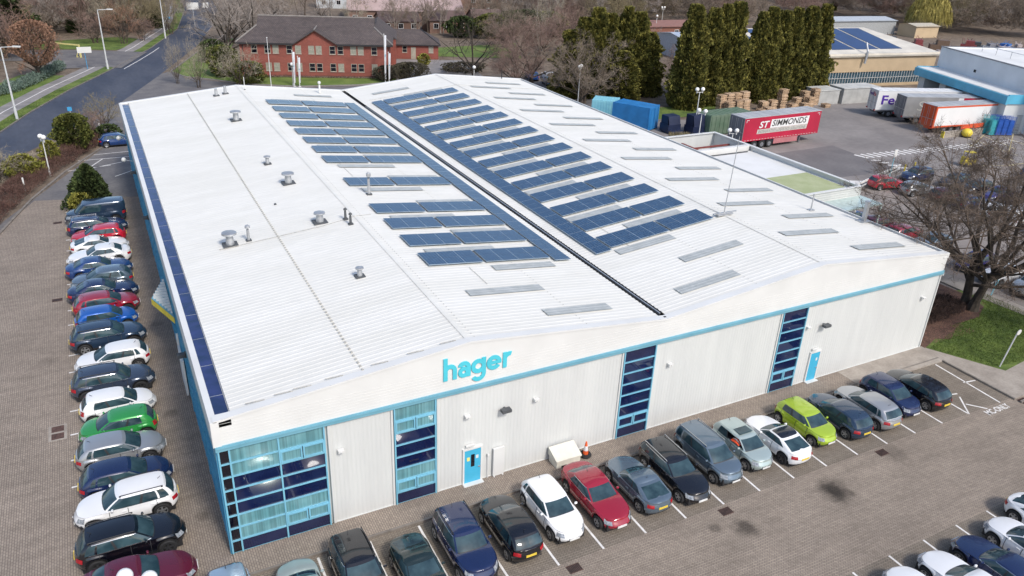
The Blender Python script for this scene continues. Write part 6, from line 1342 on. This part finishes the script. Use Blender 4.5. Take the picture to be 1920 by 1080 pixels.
hedge('bed_shrubs', [(47.0, 8.5), (47.6, 3), (51, 2.6), (55, 3.2)], -.8, 1.6, .9, mat('dark_shrub_twigs', (.045, .028, .022), .95, scale=.8, col2=(.09, .055, .045)), 'dark low shrubs round the foot of the big bare oak', 9000, .4, .02, 9)
hedge('bush', [(64, 51.6), (67, 50)], -.8, .8, 1.1, M_twigo, 'straggly bush in front of the navy compactors', 3000, .5, .02, 10)
# leaves and grass tufts on the ground (nobody could count them)
r = random.Random(8); b = MB()
for _ in range(5200):
    t = r.random(); x = r.uniform(46.5, 57); y = r.uniform(-.2, 9)
    if (x-46.3)*.28-0.6 > y+0 and x > 52: continue
    a = r.uniform(0, 6.28); s = r.uniform(.03, .07); z = .15+r.random()*.03; c_, s_ = math.cos(a)*s, math.sin(a)*s; b.poly([(x-c_, y-s_, z), (x+s_, y-c_, z+.01), (x+c_, y+s_, z+.02)])
tag(b.build('fallen_leaves', mat('dry_leaves', (.16, .075, .05), .9, scale=5, col2=(.28, .15, .11))), 'scattered dry brown leaves over the mulch bed', 'leaves', kind='stuff')
r = random.Random(9); b = MB()
def tufts(n, f):
    for _ in range(n):
        p = f()
        if p: twig(b, Vector(p), (Vector((0, 0, 1))+rv(r)*.5).normalized(), r.uniform(.05, .13), .02, r)
def fl():
    x = r.uniform(46.6, 58.8); y = r.uniform(-5.0, 4)
    if y < -.35-(x-46.4)*1.75 or y < -4.3-(x-51.4)*.11: return None
    if x < 57 and y > 1.2+max(0, x-54)*.4: return None
    if x < 51 and y > -.1+(x-48)*.25: return None
    return (x, y, .125)
tufts(26000, fl)
def fv():
    i = r.randrange(3, 5); a, c_ = Vector(far[i]), Vector(far[i+1]); q = a.lerp(c_, r.random()); d = (c_-a).normalized(); s = r.choice((r.uniform(.2, 1.85), r.uniform(5, 11))); return (q.x-d.y*s, q.y+d.x*s, .055)
tufts(9000, fv)
tag(b.build('grass', M_grass), 'short rough grass blades on the lawn and road verges', 'grass', kind='stuff')
# saplings and trees between the buildings and the wood, each its own
BT = [T1, T2, T4, T5, T3]
spots = [(30.5, 158, 1, 'grey'), (32, 186, 1, 'grey'), (38, 172, 0, 'brown'), (44, 181, 2, 'pale'), (49, 184, 1, 'brown'), (54.5, 180, 2, 'pale'), (60, 147, 2, 'tall'), (61.5, 171, 1, 'brown'), (62.5, 152, 2, 'tall'), (65, 146, 2, 'tall'), (68.5, 148, 1, 'tall'), (71.5, 147, 2, 'tall'), (74, 160, 1, 'brown'), (80, 148, 1, 'brown'), (83, 157, 1, 'brown'), (89, 158, 0, 'brown'), (92, 152, 1, 'grey'), (97, 148, 1, 'grey'), (100, 160, 0, 'brown'), (104, 150, 2, 'pale'), (108, 142, 0, 'brown'), (52, 150, 2, 'pale'), (47, 160, 1, 'grey'), (40, 150, 1, 'grey'), (34, 148, 0, 'grey'), (118, 150, 0, 'brown'), (126, 158, 1, 'brown'), (101, 128, 1, 'grey'), (98, 118, 3, 'pinkish'), (90, 110, 3, 'pinkish'), (88, 119, 0, 'pinkish'), (77, 125, 0, 'brown')]
mm = dict(grey=M_twigg, brown=M_twig, pale=M_twigp, tall=M_twig, pinkish=M_twigr)
place_w = [(0, 'above the left end of the brick office roof'), (44, 'above the middle of the brick office roof'), (58, 'in front of the pink roofed buildings'), (73, 'in front of the brown houses'), (88, 'behind the dark evergreens'), (100, 'left of the conifer clump top')]
for i, (x, y, k, cc) in enumerate(spots):
    w_ = [t for a, t in place_w if x >= a][-1]; ht = ['rounded', 'upright', 'slender', 'shrubby', 'spreading'][k]
    nb = sum(1 for q in spots[:i] if q[2:] == (k, cc) and [t for a, t in place_w if q[0] >= a][-1] == w_)
    share_tree(BT[k], 'bare_tree', x, y, rnd.uniform(0, 6), rnd.uniform(.8, 1.1), rnd.uniform(.8, 1.05), ('', 'another ', 'third ', 'fourth ')[nb]+'%s %s bare tree %s' % (ht, cc, w_), 'bare trees between the brick office and the far buildings', mm[cc])
lw = [(-22, 158, 0), (-15, 160, 1), (-8, 163, 0), (-3, 158, 1), (2, 168, 1), (8, 162, 0), (12, 170, 1), (-18, 170, 1), (-10, 174, 0), (-2, 176, 1), (5, 180, 0), (13, 182, 1), (-24, 120, 3), (-17, 124, 3), (-21, 132, 0), (-15, 135, 0), (-10, 150, 3), (14, 158, 3)]
for i, (x, y, k) in enumerate(lw):
    share_tree(BT[k], 'bare_tree', x, y, rnd.uniform(0, 6), rnd.uniform(.95, 1.3), rnd.uniform(.9, 1.2), '%s bare tree %s %s' % (('brown', 'olive', 'grey', 'reddish')[i % 4], ('at the far left end', 'left of the middle', 'right of the middle', 'beside the main road', 'on the road edge')[0 if x < -15 else 1 if x < -3 else 2 if x < 7 else 3 if x < 13.5 else 4], 'of the rough ground behind the netted hedge' if y < 145 else 'of the near wood edge' if y < 165 else 'of the second line of the wood' if y < 175 else 'of the third line of the wood'), 'bare trees at the wood edge top left', [M_twig, M_twigo, M_twigg, M_twigr][i % 4])
# the far wood: one mass
def wood(name, label, srcs, pts, smin, smax):
    col = bpy.data.collections.new(name+'_kinds')
    for k, (tr, m) in enumerate(srcs):
        for nm, me in tr: 
            pass
        bm = bmesh.new(); bm.from_mesh(tr[1][1]); nf = len(bm.faces)
        bm2 = bmesh.new(); bm2.from_mesh(tr[0][1]); me = bpy.data.meshes.new('kind')
        bm.to_mesh(me); bm.free(); bm2.free(); me.materials.clear(); me.materials.append(m); o = bpy.data.objects.new('tree_kind', me); col.objects.link(o)
    me = bpy.data.meshes.new(name); me.from_pydata([(x, y, 0) for x, y in pts], [], []); o = bpy.data.objects.new(name, me); COL.objects.link(o); tag(o, label, 'woodland', kind='stuff')
    ng = bpy.data.node_groups.new(name, 'GeometryNodeTree'); ng.interface.new_socket('Geometry', in_out='INPUT', socket_type='NodeSocketGeometry'); ng.interface.new_socket('Geometry', in_out='OUTPUT', socket_type='NodeSocketGeometry')
    N = ng.nodes; Lk = ng.links; gi = N.new('NodeGroupInput'); go = N.new('NodeGroupOutput'); ci = N.new('GeometryNodeCollectionInfo'); ci.inputs['Collection'].default_value = col; ci.inputs['Separate Children'].default_value = True; ci.inputs['Reset Children'].default_value = True
    ip = N.new('GeometryNodeInstanceOnPoints'); ip.inputs['Pick Instance'].default_value = True
    rs = N.new('FunctionNodeRandomValue'); rs.data_type = 'FLOAT_VECTOR'; rs.inputs[0].default_value = (smin, smin, smin*.9); rs.inputs[1].default_value = (smax, smax, smax)
    rr_ = N.new('FunctionNodeRandomValue'); rr_.data_type = 'FLOAT_VECTOR'; rr_.inputs[0].default_value = (0, 0, 0); rr_.inputs[1].default_value = (.08, .08, 6.28)
    Lk.new(gi.outputs[0], ip.inputs['Points']); Lk.new(ci.outputs[0], ip.inputs['Instance']); Lk.new(rs.outputs[0], ip.inputs['Scale']); Lk.new(rr_.outputs[0], ip.inputs['Rotation']); Lk.new(ip.outputs[0], go.inputs[0])
    o.modifiers.new('wood', 'NODES').node_group = ng
    return o
r = random.Random(21); pts = []
def scatter(n, f):
    k = 0
    while k < n:
        p = f(); 
        if all((p[0]-q[0])**2+(p[1]-q[1])**2 > 9 for q in pts[-400:]): pts.append(p); k += 1
        else: k += .02
scatter(110, lambda: (r.uniform(-60, 18), r.uniform(165, 240)))
scatter(60, lambda: (r.uniform(36, 100), r.uniform(222, 290)))
scatter(70, lambda: (r.uniform(100, 165), r.uniform(165, 260)))
scatter(60, lambda: (r.uniform(100, 158), r.uniform(140, 185)))
scatter(170, lambda: (r.uniform(150, 400), r.uniform(150, 240)))
scatter(150, lambda: (lambda x: (x, r.uniform(128-(x-190)*.55, 185-(x-190)*.3)))(r.uniform(212, 330)))
scatter(50, lambda: (r.uniform(-45, -22), r.uniform(125, 165)))
wood('woodland', 'brown leafless wood filling the top of the picture', [(T1, M_twig), (T2, M_twigg), (T1, M_twigo), (T4, M_twigg), (T1, M_twigr), (T2, M_twig)], pts, .95, 1.45)
r = random.Random(22)
wood('evergreen_undergrowth', 'dark green undergrowth and ivy scattered through the far wood', [(CONM[0], M_evd), (CONM[1], M_ev)], [(r.uniform(-50, 15), r.uniform(162, 200)) for _ in range(16)]+[(r.uniform(100, 150), r.uniform(160, 200)) for _ in range(6)]+[(r.uniform(215, 320), r.uniform(120, 170)) for _ in range(8)], .35, .6)
